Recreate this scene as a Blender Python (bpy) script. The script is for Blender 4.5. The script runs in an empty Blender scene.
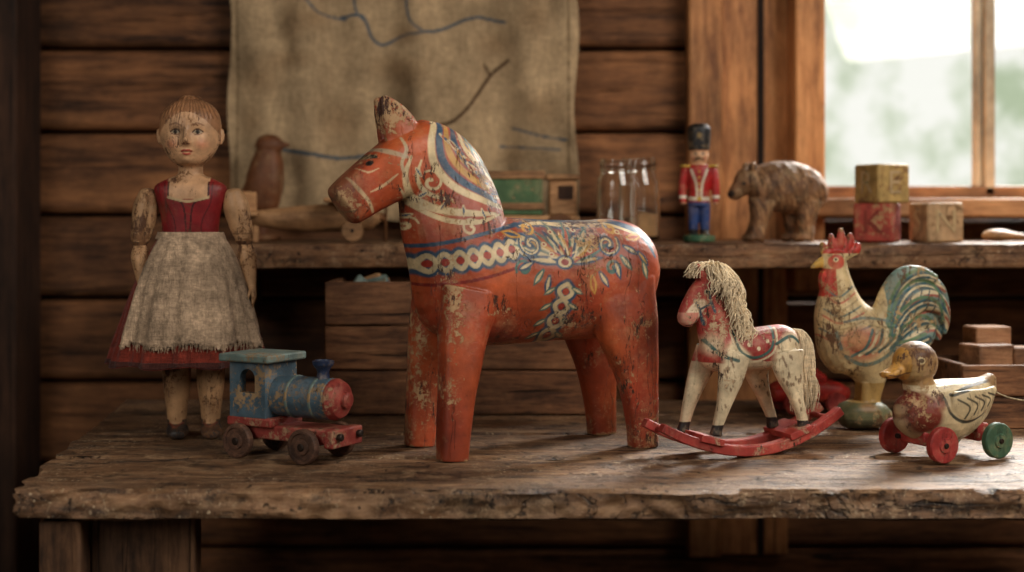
import bpy, bmesh, math, random
import numpy as np
from mathutils import Vector, Matrix, noise as mnoise
random.seed(4); np.random.seed(4)
TZ=0.75                      # table top height
SH=TZ+0.230                  # shelf top height
def S(r,g,b):
    f=lambda c:(c/255/12.92) if c/255<=0.04045 else ((c/255+0.055)/1.055)**2.4
    return (f(r),f(g),f(b))
coll=bpy.context.scene.collection
# ------------------------------------------------------------ nodes
def newmat(name,rough=.6):
    m=bpy.data.materials.new(name); m.use_nodes=True; nt=m.node_tree; nt.nodes.clear()
    o=nt.nodes.new('ShaderNodeOutputMaterial'); b=nt.nodes.new('ShaderNodeBsdfPrincipled')
    nt.links.new(b.outputs[0],o.inputs[0]); b.inputs['Roughness'].default_value=rough
    return m,nt,b
def tc(nt,scale=(1,1,1),rot=(0,0,0)):
    t=nt.nodes.new('ShaderNodeTexCoord'); mp=nt.nodes.new('ShaderNodeMapping')
    mp.inputs['Scale'].default_value=scale; mp.inputs['Rotation'].default_value=rot
    nt.links.new(t.outputs['Object'],mp.inputs[0]); return mp.outputs[0]
def nz(nt,vec,scale,detail=6,rough=.6,dist=0):
    n=nt.nodes.new('ShaderNodeTexNoise'); n.inputs['Scale'].default_value=scale
    n.inputs['Detail'].default_value=detail; n.inputs['Roughness'].default_value=rough
    n.inputs['Distortion'].default_value=dist
    nt.links.new(vec,n.inputs['Vector']); return n.outputs[0]
def ramp(nt,fac,stops):
    r=nt.nodes.new('ShaderNodeValToRGB'); e=r.color_ramp.elements
    while len(e)<len(stops): e.new(.5)
    for i,(p,c) in enumerate(stops):
        e[i].position=p; e[i].color=(*c,1) if not isinstance(c,(int,float)) else (c,c,c,1)
    nt.links.new(fac,r.inputs[0]); return r.outputs[0]
def inp(nt,sock,v):
    if hasattr(v,'is_output'): nt.links.new(v,sock)
    elif isinstance(v,(int,float)): sock.default_value=v
    else: sock.default_value=(*v,1) if len(v)==3 else v
def mix(nt,f,a,b,blend='MIX'):
    m=nt.nodes.new('ShaderNodeMix'); m.data_type='RGBA'; m.blend_type=blend
    inp(nt,m.inputs[0],f); inp(nt,m.inputs[6],a); inp(nt,m.inputs[7],b); return m.outputs[2]
def mth(nt,op,a,b=0.0,c=None):
    m=nt.nodes.new('ShaderNodeMath'); m.operation=op
    inp(nt,m.inputs[0],a); inp(nt,m.inputs[1],b)
    if c is not None: inp(nt,m.inputs[2],c)
    return m.outputs[0]
def bump(nt,b,h,strength=.3,dist=.002):
    n=nt.nodes.new('ShaderNodeBump'); n.inputs['Strength'].default_value=strength
    n.inputs['Distance'].default_value=dist; nt.links.new(h,n.inputs['Height'])
    nt.links.new(n.outputs[0],b.inputs['Normal'])
def cracks(nt,v,scale,width,gate=.5):
    n=nz(nt,v,scale,4,.55,.6)
    a=mth(nt,'ABSOLUTE',mth(nt,'SUBTRACT',n,.5))
    l=ramp(nt,a,[(0.0,1.0),(width,0.0)])
    g=ramp(nt,nz(nt,v,scale*.35,2,.5),[(gate,0.0),(gate+.06,1.0)])
    return mth(nt,'MULTIPLY',l,g)
def painted(name,color=None,chip=.60,chipc=S(205,175,130),dark=.66,darkc=S(60,38,25),rough=.5,sc=1.0,edge=2.5,spec=.35,crk=.6,chipsc=1.0,grimy=.66):
    """old paint, chipped to primer / wood; colour from 'Col' attribute when color is None (alpha = local wear)"""
    m,nt,b=newmat(name,rough); v=tc(nt)
    wear=None
    if color is None:
        a=nt.nodes.new('ShaderNodeAttribute'); a.attribute_name='Col'; base=a.outputs['Color']
        wear=mth(nt,'MULTIPLY',mth(nt,'SUBTRACT',a.outputs['Alpha'],.5),.20)
    else: base=color
    n1=nz(nt,v,120*sc*chipsc,10,.80,.3); n2=nz(nt,v,17*sc*chipsc,3,.5)
    geo=nt.nodes.new('ShaderNodeNewGeometry')
    pt=mth(nt,'MULTIPLY',mth(nt,'SUBTRACT',geo.outputs['Pointiness'],.5),edge)
    k=mth(nt,'ADD',mth(nt,'ADD',mth(nt,'MULTIPLY',n1,.62),mth(nt,'MULTIPLY',n2,.38)),pt)
    if wear is not None: k=mth(nt,'ADD',k,wear)
    cm=ramp(nt,k,[(chip-.010,0.0),(chip+.010,1.0)])
    n3=nz(nt,v,45*sc,7,.65)
    tone=ramp(nt,n3,[(.3,.62),(.7,1.20)])
    c=mix(nt,1.0,base,tone,'MULTIPLY')
    grime=ramp(nt,nz(nt,v,10*sc,5,.65),[(.35,grimy),(.6,1.06)])
    c=mix(nt,1.0,c,grime,'MULTIPLY')
    fade=ramp(nt,nz(nt,v,28*sc,8,.75),[(.50,0.0),(.70,.32)])
    c=mix(nt,fade,c,chipc)
    c=mix(nt,cm,c,mix(nt,n3,chipc,tuple(x*.45 for x in chipc)))
    n4=nz(nt,tc(nt,(1,1,.3)),190*sc,9,.78)
    n5=nz(nt,v,24*sc,2,.5)
    k2=mth(nt,'ADD',mth(nt,'MULTIPLY',n4,.6),mth(nt,'MULTIPLY',n5,.4))
    if wear is not None: k2=mth(nt,'ADD',k2,mth(nt,'MULTIPLY',wear,.5))
    dm=ramp(nt,k2,[(dark-.05,0.0),(dark-.035,1.0)])
    c=mix(nt,dm,c,darkc)
    ck=mth(nt,'MULTIPLY',cracks(nt,tc(nt,(1,1,.16)),90*sc,.012,.5),crk)
    c=mix(nt,ck,c,tuple(x*.4 for x in darkc))
    nt.links.new(c,b.inputs['Base Color'])
    b.inputs['Specular IOR Level'].default_value=spec
    rr=mth(nt,'ADD',mth(nt,'MULTIPLY',cm,.25),rough); nt.links.new(rr,b.inputs['Roughness'])
    h=mth(nt,'SUBTRACT',mth(nt,'ADD',mth(nt,'MULTIPLY',n3,.6),mth(nt,'MULTIPLY',n1,.3)),mth(nt,'ADD',mth(nt,'MULTIPLY',cm,.4),mth(nt,'ADD',mth(nt,'MULTIPLY',dm,.4),ck)))
    bump(nt,b,h,.65,.0018)
    return m
def wood(name,c1,c2,c3=None,axis=0,f=1.0,rough=.7,strength=.6,crack=True,dist=.003,spec=.3,vary=.25,dust=0,fine=1.0):
    m,nt,b=newmat(name,rough)
    oi=nt.nodes.new('ShaderNodeObjectInfo')
    t=nt.nodes.new('ShaderNodeTexCoord'); ad=nt.nodes.new('ShaderNodeVectorMath'); ad.operation='ADD'
    cb=nt.nodes.new('ShaderNodeCombineXYZ')
    r=mth(nt,'MULTIPLY',oi.outputs['Random'],7.0)
    for i in range(3): nt.links.new(r,cb.inputs[i])
    nt.links.new(t.outputs['Object'],ad.inputs[0]); nt.links.new(cb.outputs[0],ad.inputs[1])
    def mp(a,l):
        q=nt.nodes.new('ShaderNodeMapping'); s=[a]*3; s[axis]=l; q.inputs['Scale'].default_value=s
        nt.links.new(ad.outputs[0],q.inputs[0]); return q.outputs[0]
    g=nz(nt,mp(90*f*fine,11*f),1.6,10,.74,.5); g2=nz(nt,mp(26*f,2.6*f),.9,5,.6,1.0)
    c=ramp(nt,mth(nt,'ADD',mth(nt,'MULTIPLY',g,.6),mth(nt,'MULTIPLY',g2,.4)),[(.38,c2),(.5,c1),(.62,c3 or c1)])
    big=ramp(nt,nz(nt,mp(8*f,6*f),1,7,.70),[(.36,.42),(.62,1.28)])
    c=mix(nt,1.0,c,big,'MULTIPLY')
    vr=mth(nt,'ADD',mth(nt,'MULTIPLY',oi.outputs['Random'],vary*2),1-vary)
    c=mix(nt,1.0,c,vr,'MULTIPLY')
    h=mth(nt,'ADD',mth(nt,'MULTIPLY',g,.6),mth(nt,'MULTIPLY',g2,.6))
    if crack:
        k=nz(nt,mp(60*f,2.4*f),1.0,5,.6,1.2)
        cr=ramp(nt,k,[(.31,1.0),(.37,0.0)])
        ck=cracks(nt,mp(40*f,1.2*f),1.0,.006,.48)
        cr=mth(nt,'MAXIMUM',cr,ck)
        c=mix(nt,mth(nt,'MULTIPLY',cr,.85),c,tuple(x*.15 for x in c2))
        h=mth(nt,'SUBTRACT',h,mth(nt,'MULTIPLY',cr,.8))
    if dust:
        # scuffed light patches, gouges, pits, scratches across the grain, dust specks
        d2=ramp(nt,nz(nt,mp(34,26),1,9,.82),[(.53,0.0),(.60,.62)])
        c=mix(nt,mth(nt,'MULTIPLY',d2,dust),c,S(172,140,106))
        d3=ramp(nt,nz(nt,mp(24,17),1,9,.82),[(.38,.85),(.46,0.0)])
        c=mix(nt,mth(nt,'MULTIPLY',d3,dust),c,tuple(x*.42 for x in c2))
        pit=ramp(nt,nz(nt,mp(62,70),1,6,.72),[(.35,1.0),(.40,0.0)])
        c=mix(nt,mth(nt,'MULTIPLY',pit,.85),c,tuple(x*.2 for x in c2)); h=mth(nt,'SUBTRACT',h,mth(nt,'MULTIPLY',pit,.7))
        sm=nt.nodes.new('ShaderNodeMapping'); sm.inputs['Scale'].default_value=(30,9,9); sm.inputs['Rotation'].default_value=(0,0,.5)
        nt.links.new(ad.outputs[0],sm.inputs[0])
        sc_=cracks(nt,sm.outputs[0],1.6,.007,.45); c=mix(nt,mth(nt,'MULTIPLY',sc_,.6),c,S(176,146,112))
        sm2=nt.nodes.new('ShaderNodeMapping'); sm2.inputs['Scale'].default_value=(10,34,10); sm2.inputs['Rotation'].default_value=(0,0,-.3)
        nt.links.new(ad.outputs[0],sm2.inputs[0])
        sc2=cracks(nt,sm2.outputs[0],1.3,.008,.45); c=mix(nt,mth(nt,'MULTIPLY',sc2,.8),c,tuple(x*.2 for x in c2)); h=mth(nt,'SUBTRACT',h,mth(nt,'MULTIPLY',sc2,.5))
        d1=ramp(nt,nz(nt,mp(190,260),1,2,.6),[(.64,0.0),(.67,1.0)])
        d0=ramp(nt,nz(nt,mp(9,9),1,4,.6),[(.45,0.05),(.60,1.0)])
        c=mix(nt,mth(nt,'MULTIPLY',mth(nt,'MULTIPLY',d1,d0),dust),c,S(206,182,148))
    nt.links.new(c,b.inputs['Base Color']); b.inputs['Specular IOR Level'].default_value=spec
    bump(nt,b,h,strength,dist); return m
def fabric(name,color=None,rough=.95,sc=1.0,sheen=.2,weave=900,blot=.25,mott=1.0):
    m,nt,b=newmat(name,rough); v=tc(nt)
    if color is None:
        a=nt.nodes.new('ShaderNodeAttribute'); a.attribute_name='Col'; base=a.outputs['Color']
    else: base=color
    n=nz(nt,v,14*sc,6,.65); f=nz(nt,v,weave*.35,3,.7); f2=nz(nt,v,130,5,.75)
    c=mix(nt,1.0,base,ramp(nt,n,[(.3,1-blot*1.4),(.7,1+blot*.6)]),'MULTIPLY')
    c=mix(nt,1.0,c,ramp(nt,f2,[(.35,1-.34*mott),(.65,1+.2*mott)]),'MULTIPLY')
    th=nz(nt,tc(nt,(1,1,.06)),420,3,.7); th2=nz(nt,tc(nt,(.06,1,1)),420,3,.7)
    c=mix(nt,1.0,c,ramp(nt,mth(nt,'MULTIPLY',mth(nt,'ADD',th,th2),.5),[(.4,.74),(.6,1.15)]),'MULTIPLY')
    nt.links.new(c,b.inputs['Base Color'])
    b.inputs['Sheen Weight'].default_value=sheen; b.inputs['Specular IOR Level'].default_value=.1
    bump(nt,b,mth(nt,'ADD',mth(nt,'ADD',th,th2),mth(nt,'MULTIPLY',f2,mott)),.7,.002); return m
def flat(name,c,rough=.6,metal=0):
    m,nt,b=newmat(name,rough); v=tc(nt)
    cc=mix(nt,1.0,c,ramp(nt,nz(nt,v,60,5,.6),[(.3,.75),(.7,1.15)]),'MULTIPLY')
    nt.links.new(cc,b.inputs['Base Color']); b.inputs['Metallic'].default_value=metal
    return m
# ------------------------------------------------------------ geometry
def catmull(P,n):
    P=np.array(P,float)
    if len(P)==2 : 
        return np.array([P[0]*(1-t)+P[1]*t for t in np.linspace(0,1,n+1)])
    Q=np.vstack([2*P[0]-P[1],P,2*P[-1]-P[-2]]); out=[]
    for i in range(1,len(Q)-2):
        p0,p1,p2,p3=Q[i-1],Q[i],Q[i+1],Q[i+2]
        for t in np.linspace(0,1,n,endpoint=False):
            out.append(.5*((2*p1)+(-p0+p2)*t+(2*p0-5*p1+4*p2-p3)*t*t+(-p0+3*p1-3*p2+p3)*t**3))
    out.append(P[-1]); return np.array(out)
class MB:
    def __init__(s): s.v=[]; s.f=[]
    def rings(s,rings,c0=None,c1=None):
        o=len(s.v); m=len(rings[0])
        for r in rings: s.v.extend([tuple(p) for p in r])
        for i in range(len(rings)-1):
            for j in range(m):
                a=o+i*m+j; b=o+i*m+(j+1)%m; s.f.append((a,b,b+m,a+m))
        if c0 is not None:
            k=len(s.v); s.v.append(tuple(c0))
            for j in range(m): s.f.append((k,o+(j+1)%m,o+j))
        if c1 is not None:
            k=len(s.v); s.v.append(tuple(c1)); q=o+(len(rings)-1)*m
            for j in range(m): s.f.append((k,q+j,q+(j+1)%m))
    def loft(s,rows,ref=(0,1,0),seg=24,n=6,e=2.0,cap=.6):
        R=catmull(rows,n); R[:,3:]=np.maximum(R[:,3:],1e-5)
        T=np.gradient(R[:,:3],axis=0); T/=np.linalg.norm(T,axis=1)[:,None]+1e-12
        ref=np.array(ref,float); th=np.linspace(0,2*np.pi,seg,endpoint=False)
        cs,sn=np.cos(th),np.sin(th); cx=np.sign(cs)*np.abs(cs)**(2/e); sx=np.sign(sn)*np.abs(sn)**(2/e)
        def ring(c,t,a,b):
            sd=ref-ref.dot(t)*t; sd/=np.linalg.norm(sd)+1e-12; nn=np.cross(t,sd)
            return c+np.outer(cx*a,nn)+np.outer(sx*b,sd)
        rg=[]
        r0=R[0]; q=min(r0[3],r0[4])*cap; r1=R[-1]; q1=min(r1[3],r1[4])*cap
        for ph in (80,55,30): 
            p=math.radians(ph); rg.append(ring(r0[:3]-T[0]*q*math.sin(p),T[0],r0[3]*math.cos(p),r0[4]*math.cos(p)))
        for i in range(len(R)): rg.append(ring(R[i,:3],T[i],R[i,3],R[i,4]))
        for ph in (30,55,80):
            p=math.radians(ph); rg.append(ring(r1[:3]+T[-1]*q1*math.sin(p),T[-1],r1[3]*math.cos(p),r1[4]*math.cos(p)))
        s.rings(rg,r0[:3]-T[0]*q,r1[:3]+T[-1]*q1)
    def lathe(s,prof,c=(0,0,0),axis=(0,0,1),seg=40):
        ax=Vector(axis).normalized(); u=ax.orthogonal().normalized(); w=ax.cross(u); c=Vector(c)
        rg=[[c+ax*h+(u*math.cos(t)+w*math.sin(t))*r for t in [2*math.pi*k/seg for k in range(seg)]] for r,h in prof]
        s.rings(rg,c+ax*prof[0][1],c+ax*prof[-1][1])
    def ell(s,c,r,seg=20):
        rg=[]
        for i in range(1,12):
            p=math.pi*i/12
            rg.append([(c[0]+r[0]*math.sin(p)*math.cos(t),c[1]+r[1]*math.sin(p)*math.sin(t),c[2]-r[2]*math.cos(p)) for t in [2*math.pi*k/seg for k in range(seg)]])
        s.rings(rg,(c[0],c[1],c[2]-r[2]),(c[0],c[1],c[2]+r[2]))
    def box(s,c,d,rot=0):
        o=len(s.v); M=Matrix.Rotation(rot,3,'Z')
        for x in(-.5,.5):
            for y in(-.5,.5):
                for z in(-.5,.5):
                    s.v.append(tuple(Vector(c)+M@Vector((x*d[0],y*d[1],z*d[2]))))
        for q in((0,1,3,2),(4,6,7,5),(0,4,5,1),(2,3,7,6),(0,2,6,4),(1,5,7,3)): s.f.append(tuple(o+i for i in q))
    def mesh(s,name):
        me=bpy.data.meshes.new(name); me.from_pydata(s.v,[],s.f); me.update()
        bm=bmesh.new(); bm.from_mesh(me); bmesh.ops.recalc_face_normals(bm,faces=bm.faces); bm.to_mesh(me); bm.free()
        return me
def link(ob,parent=None):
    coll.objects.link(ob)
    if parent: ob.parent=parent
    return ob
def empty(name,loc,rot=0):
    e=bpy.data.objects.new(name,None); e.location=loc; e.rotation_euler=(0,0,rot); e.empty_display_size=.02
    coll.objects.link(e); return e
def obj(name,mb,mat,parent=None,bevel=0,smooth=True,loc=(0,0,0),rot=(0,0,0),seg=2,angle=30):
    me=mb.mesh(name) if isinstance(mb,MB) else mb
    o=bpy.data.objects.new(name,me); link(o,parent); o.location=loc; o.rotation_euler=rot
    if mat: me.materials.append(mat)
    if bevel:
        b=o.modifiers.new('Bevel','BEVEL'); b.width=bevel; b.segments=seg; b.limit_method='ANGLE'; b.angle_limit=math.radians(35)
    if smooth:
        me.polygons.foreach_set('use_smooth',[True]*len(me.polygons))
        try: me.set_sharp_from_angle(angle=math.radians(angle if not bevel else 60))
        except Exception: pass
    return o
def box(name,c,d,mat,parent=None,bevel=.002,rot=(0,0,0)):
    m=MB(); m.box((0,0,0),d); return obj(name,m,mat,parent,bevel,loc=c,rot=rot)
def lathe(name,prof,c,axis,mat,parent=None,seg=40,bevel=0):
    m=MB(); m.lathe(prof,(0,0,0),axis,seg); return obj(name,m,mat,parent,bevel,loc=c)
def disc(r,t,e=None):
    e=e or min(r,t)*.15
    return [(r-e,-t/2),(r,-t/2+e),(r,t/2-e),(r-e,t/2)]
class Paint:
    def __init__(s,V,base): s.V=V; s.C=np.tile(np.array(base,float),(len(V),1)); s.W=np.full(len(V),.5)
    def wear(s,c,r,amt,mask=None,ax=(0,2)):
        d=s.V[:,ax]-np.array(c); q=np.clip(1-np.sqrt((d[:,0]/r[0])**2+(d[:,1]/r[1])**2),0,1)*amt
        if mask is not None: q=q*mask
        s.W=s.W+q
    def fill(s,mask,col,a=1.0):
        a=np.asarray(mask,float)[:,None]*a; s.C=s.C*(1-a)+np.array(col)*a
    def stroke(s,pts,w,col,mask=None,ax=(0,2),soft=.35,n=8,a=1.0):
        P=catmull(pts,n) if len(pts)>2 else np.array(pts,float)
        if P.shape[1]==2: W=np.full(len(P),w)
        else: W=P[:,2]*w; P=P[:,:2]
        Q=s.V[:,ax]; wm=W.max()*1.5
        sel=(Q[:,0]>P[:,0].min()-wm)&(Q[:,0]<P[:,0].max()+wm)&(Q[:,1]>P[:,1].min()-wm)&(Q[:,1]<P[:,1].max()+wm)
        if mask is not None: sel&=mask
        idx=np.where(sel)[0]
        if len(idx)==0: return
        q=Q[idx]; best=np.full(len(idx),-1e9)
        for i in range(len(P)-1):
            a_,b=P[i],P[i+1]; d=b-a_; L=d.dot(d)+1e-15
            t=np.clip(((q-a_)@d)/L,0,1); dist=np.linalg.norm(q-a_-t[:,None]*d,axis=1)
            ww=W[i]*(1-t)+W[i+1]*t; best=np.maximum(best,(ww-dist)/(w*soft))
        al=np.clip(best+.5,0,1)[:,None]*a
        s.C[idx]=s.C[idx]*(1-al)+np.array(col)*al
    def ell(s,c,r,col,mask=None,ax=(0,2),soft=.15,rot=0,a=1.0):
        d=s.V[:,ax]-np.array(c); cs,sn=math.cos(rot),math.sin(rot)
        x=(d[:,0]*cs+d[:,1]*sn)/r[0]; y=(-d[:,0]*sn+d[:,1]*cs)/r[1]
        al=np.clip((1-np.sqrt(x*x+y*y))/soft,0,1)*a
        if mask is not None: al=al*mask
        al=al[:,None]; s.C=s.C*(1-al)+np.array(col)*al
    def save(s,me):
        a=me.color_attributes.new('Col','FLOAT_COLOR','POINT')
        a.data.foreach_set('color',np.hstack([s.C,s.W[:,None]]).astype(np.float32).ravel())
def sculpt(name,mb,voxel,smooth,scale,mat,parent,paint=None,disp=None,rot=(0,0,0),loc=(0,0,0)):
    me=mb.mesh(name+'_raw'); o=bpy.data.objects.new(name+'_tmp',me); coll.objects.link(o)
    r=o.modifiers.new('R','REMESH'); r.mode='VOXEL'; r.voxel_size=voxel; r.use_smooth_shade=True
    if smooth:
        q=o.modifiers.new('S','SMOOTH'); q.factor=.6; q.iterations=smooth
    dg=bpy.context.evaluated_depsgraph_get(); dg.update()
    m2=bpy.data.meshes.new_from_object(o.evaluated_get(dg)); m2.name=name
    bpy.data.objects.remove(o); bpy.data.meshes.remove(me)
    V=np.empty(len(m2.vertices)*3); m2.vertices.foreach_get('co',V); V=V.reshape(-1,3)
    if disp is not None: V=disp(V)
    if paint is not None:
        p=paint(V); p.save(m2)
    m2.vertices.foreach_set('co',(V*scale).ravel()); m2.update()
    m2.materials.clear(); m2.materials.append(mat)
    m2.polygons.foreach_set('use_smooth',[True]*len(m2.polygons))
    o=bpy.data.objects.new(name,m2); link(o,parent); o.rotation_euler=rot; o.location=loc
    return o
def plank(name,x0,x1,y0,y1,z0,z1,mat,parent,rough=.0025,slant=0,nx=260,ny=18,nzz=5,seed=0):
    """rough-hewn board running along x; top never rises above z1"""
    m=MB(); rg=[]
    for i in range(nx+1):
        t=i/nx; pts=[]
        per=[(y0+(y1-y0)*k/ny,z1) for k in range(ny)]+[(y1,z1+(z0-z1)*k/nzz) for k in range(nzz)]+\
            [(y1+(y0-y1)*k/ny,z0) for k in range(ny)]+[(y0,z0+(z1-z0)*k/nzz) for k in range(nzz)]
        for (y,z) in per:
            xl=x0-slant*(y-y0); x=xl+(x1-xl)*t
            n1=mnoise.noise(Vector((x*9+seed,y*30,z*40))); n2=mnoise.noise(Vector((x*45+seed,y*60+5,z*90)))
            n3=mnoise.noise(Vector((x*3.1,y*12,seed+z*5)))
            top=(z>z1-1e-6); fr=(abs(y-y0)<1e-6); bk=abs(y-y1)<1e-6
            yy=y; zz=z
            if top: zz=z-rough*(.45*abs(n1)+.25*abs(n2))
            if top and (fr or bk): zz-=rough*(.8+1.5*max(0,n2)+1.2*max(0,n1))
            if z<z0+1e-6: zz=z+rough*(n1*.8)+(rough*1.2 if fr else 0)
            if fr: yy=y+rough*(n1*1.3+n2*1.2+n3*.8)+(rough*.8 if (top or z<z0+1e-6) else 0)
            xx=x+( (n2+n1)*rough*1.5 if i in(0,nx) else 0)
            pts.append((xx,yy,zz))
        rg.append(pts)
    cy,cz=(y0+y1)/2,(z0+z1)/2
    m.rings(rg,(x0-slant*(cy-y0),cy,cz),(x1,cy,cz))
    return obj(name,m,mat,parent,angle=50)

# ------------------------------------------------------------ room
M_log=wood('hewn_log_wood',S(114,74,46),S(52,31,19),S(148,99,62),0,.6,.72,.9,dist=.005)
M_dark=wood('dark_post_wood',S(48,30,20),S(22,13,9),S(62,40,27),2,.6,.8,.5)
M_pine=wood('pine_frame_wood',S(172,116,70),S(116,70,40),S(198,142,92),2,.6,.55,.5)
M_pineH=wood('pine_sill_wood',S(162,116,76),S(106,68,42),S(186,138,94),0,.6,.55,.4)
M_floor=wood('floor_board_wood',S(60,40,28),S(32,20,13),None,0,.5,.8,.4)
M_table=wood('workbench_wood',S(124,90,62),S(54,36,24),S(162,126,92),0,.9,.55,1.0,dist=.006,spec=.45,vary=.06,dust=.9,fine=.45)
M_shelf=wood('shelf_wood',S(116,80,53),S(52,33,21),S(150,112,78),0,.9,.60,.8,vary=.1,dust=.5)
yw=0.76
wb=empty('wall_back',(0,yw,0)); 
WX0,WX1,WZ0,WZ1=.47,1.30,TZ+.269,TZ+.98
zb=TZ+.269-.136*8; k=0
def log(nm,xa,xb,z,h=.136):
    box(nm,((xa+xb)/2,.06,z+h/2),(xb-xa,.12,h-.006),M_log,wb,.012)
while zb<2.35:
    z1=zb+.136
    if z1>WZ0+.001 and zb<WZ1-.02:
        log(f'log_{k}a',-1.5,WX0,zb); log(f'log_{k}b',WX1,1.8,zb)
    else: log(f'log_{k}',-1.5,1.8,zb)
    zb=z1; k+=1
box('chinking',(.0-.515,.085,1.17),(1.97,.05,2.3),flat('chinking_mat',S(22,15,11)),wb,0)
box('chinking_low',(1.135,.085,.5),(1.33,.05,1.0),bpy.data.materials['chinking_mat'],wb,0)
wl=empty('wall_left',(-1.5,0,0)); box('boards',(-.03,-.7,1.2),(.06,3.2,2.4),M_dark,wl,0)
wr=empty('wall_right',(1.8,0,0)); box('boards',(.03,-.7,1.2),(.06,3.2,2.4),M_log,wr,0)
fl=empty('floor',(0,0,0))
for i in range(16): box(f'floor_board_{i}',(.15,-2.2+i*.2,-.015),(3.3,.196,.03),M_floor,fl,.002)
ce=empty('ceiling',(0,0,2.4)); box('boards',(.15,-.7,.03),(3.3,3.2,.06),M_dark,ce,0)
box('trim_1',(-.862,yw-.06,1.2),(.19,.12,2.4),M_dark,None,.006)
w1=empty('window_1',(0,yw,0))
box('casing_outer',(.31,-.022,1.25),(.055,.044,1.56),M_pine,w1,.004)
box('casing_panel',(.392,-.010,1.25),(.108,.02,1.56),M_pine,w1,.002)
box('casing_groove',(.402,-.021,1.25),(.010,.006,1.56),M_dark,w1,.001)
box('jamb_left',(.468,-.018,1.40),(.048,.14,1.0),M_pine,w1,.004)
box('jamb_inner',(.498,.04,1.40),(.012,.05,.8),M_pine,w1,.003)
box('jamb_right',(1.30,-.0,1.40),(.05,.14,1.0),M_pine,w1,.004)
box('head',(.885,-.0,WZ1-.01),(.83,.14,.05),M_pineH,w1,.004)
box('sill',(.885,-.03,TZ+.280),(.83,.18,.030),M_pineH,w1,.005)
M_mull=wood('mullion_wood',S(205,186,156),S(160,132,100),None,2,.6,.5,.2,crack=False)
box('sash_bottom',(.885,.045,TZ+.306),(.83,.03,.022),M_pineH,w1,.003)
box('mullion',(.790,.045,1.40),(.018,.03,.7),M_mull,w1,.003)
box('mullion_edge',(.772,.045,1.40),(.010,.02,.7),M_mull,w1,.002)
mg,nt,b=newmat('window_glass_mat',.05); 
tr=nt.nodes.new('ShaderNodeBsdfTransparent'); gl=nt.nodes.new('ShaderNodeBsdfGlossy'); gl.inputs['Roughness'].default_value=.02
mx=nt.nodes.new('ShaderNodeMixShader'); mx.inputs[0].default_value=.05
nt.links.new(tr.outputs[0],mx.inputs[1]); nt.links.new(gl.outputs[0],mx.inputs[2])
nt.links.new(mx.outputs[0],[n for n in nt.nodes if n.type=='OUTPUT_MATERIAL'][0].inputs[0])
box('pane',(.885,.05,1.40),(.80,.002,.68),mg,w1,0)
mo=bpy.data.materials.new('foliage_glow'); mo.use_nodes=True; nt=mo.node_tree; nt.nodes.clear()
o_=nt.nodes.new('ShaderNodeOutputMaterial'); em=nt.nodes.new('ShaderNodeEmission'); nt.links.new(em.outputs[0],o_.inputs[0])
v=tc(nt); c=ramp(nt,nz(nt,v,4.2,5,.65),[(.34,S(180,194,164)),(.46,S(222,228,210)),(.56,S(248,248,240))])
nt.links.new(c,em.inputs[0]); em.inputs[1].default_value=1.12  # daylight on the foliage is put into emission; this backdrop serves as window light
mm=bpy.data.meshes.new('glow_backdrop'); n=21
vs=[(2.2*math.cos(a)*1.6,2.0*math.sin(a),-.9+j*.35) for j in range(9) for a in [math.radians(20+k*7) for k in range(21)]]
mm.from_pydata(vs,[],[(i*n+j,i*n+j+1,(i+1)*n+j+1,(i+1)*n+j) for i in range(8) for j in range(n-1)])
he=bpy.data.objects.new('garden_glow_backdrop',mm); link(he); he.location=(1.0,.95,1.2); mm.materials.append(mo)

# ------------------------------------------------------------ hanging linen
M_lin=fabric('linen_cloth_mat',None,.95,.5,.0,500,.42,.4)
m=bpy.data.meshes.new('cloth'); nxn,nzn=260,220; X0,X1=-.455,.103; Z0,Z1=TZ+.262,TZ+.80
vs=[]
for j in range(nzn+1):
    for i in range(nxn+1):
        u=i/nxn; w=j/nzn; x=X0+(X1-X0)*u; z=Z0+(Z1-Z0)*w
        d=.010*math.sin(u*17+math.sin(w*3)*1.2)+.006*math.sin(u*41+w*3)+.010*mnoise.noise(Vector((x*9,z*7,1)))+.005*mnoise.noise(Vector((x*30,z*22,4)))
        x+=.004*math.sin(w*14)*(abs(u-.5)*2)**4; z+=.008*mnoise.noise(Vector((x*14,3,0)))*(1-w)+ (.015*(.5-u))*(1-w)
        vs.append((x,-.036+d*(1-.3*w),z))
n=nxn+1
m.from_pydata(vs,[],[(j*n+i,j*n+i+1,(j+1)*n+i+1,(j+1)*n+i) for j in range(nzn) for i in range(nxn)])
V=np.array(vs); P=Paint(V,S(192,164,128)); zz=lambda r:TZ+.269-(r-215)*.00160; xx=lambda p:(p-512)*.00160
blue=S(84,98,110); brn=S(84,60,44)
P.stroke([(xx(340),zz(18)),(xx(362),zz(16)),(xx(372),zz(38)),(xx(384),zz(44)),(xx(404),zz(36)),(xx(440),zz(30)),(xx(475),zz(17)),(xx(505),zz(22))],.0024,blue)
P.stroke([(xx(352),zz(-20)),(xx(356),zz(10)),(xx(366),zz(22))],.0020,blue)
P.stroke([(xx(405),zz(-10)),(xx(410),zz(20)),(xx(425),zz(33))],.0020,blue)
P.stroke([(xx(300),zz(-10)),(xx(318),zz(12)),(xx(345),zz(20))],.0018,blue)
P.stroke([(xx(508),zz(60)),(xx(490),zz(75)),(xx(470),zz(105)),(xx(455),zz(120)),(xx(440),zz(126))],.0026,brn)
P.stroke([(xx(490),zz(75)),(xx(484),zz(64))],.002,brn)
P.stroke([(xx(512),zz(128)),(xx(540),zz(136)),(xx(566),zz(140))],.0018,blue)
P.stroke([(xx(270),zz(148)),(xx(310),zz(154)),(xx(345),zz(158)),(xx(400),zz(150))],.0028,blue)
P.stroke([(xx(500),zz(146)),(xx(560),zz(150))],.0016,blue)
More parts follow.
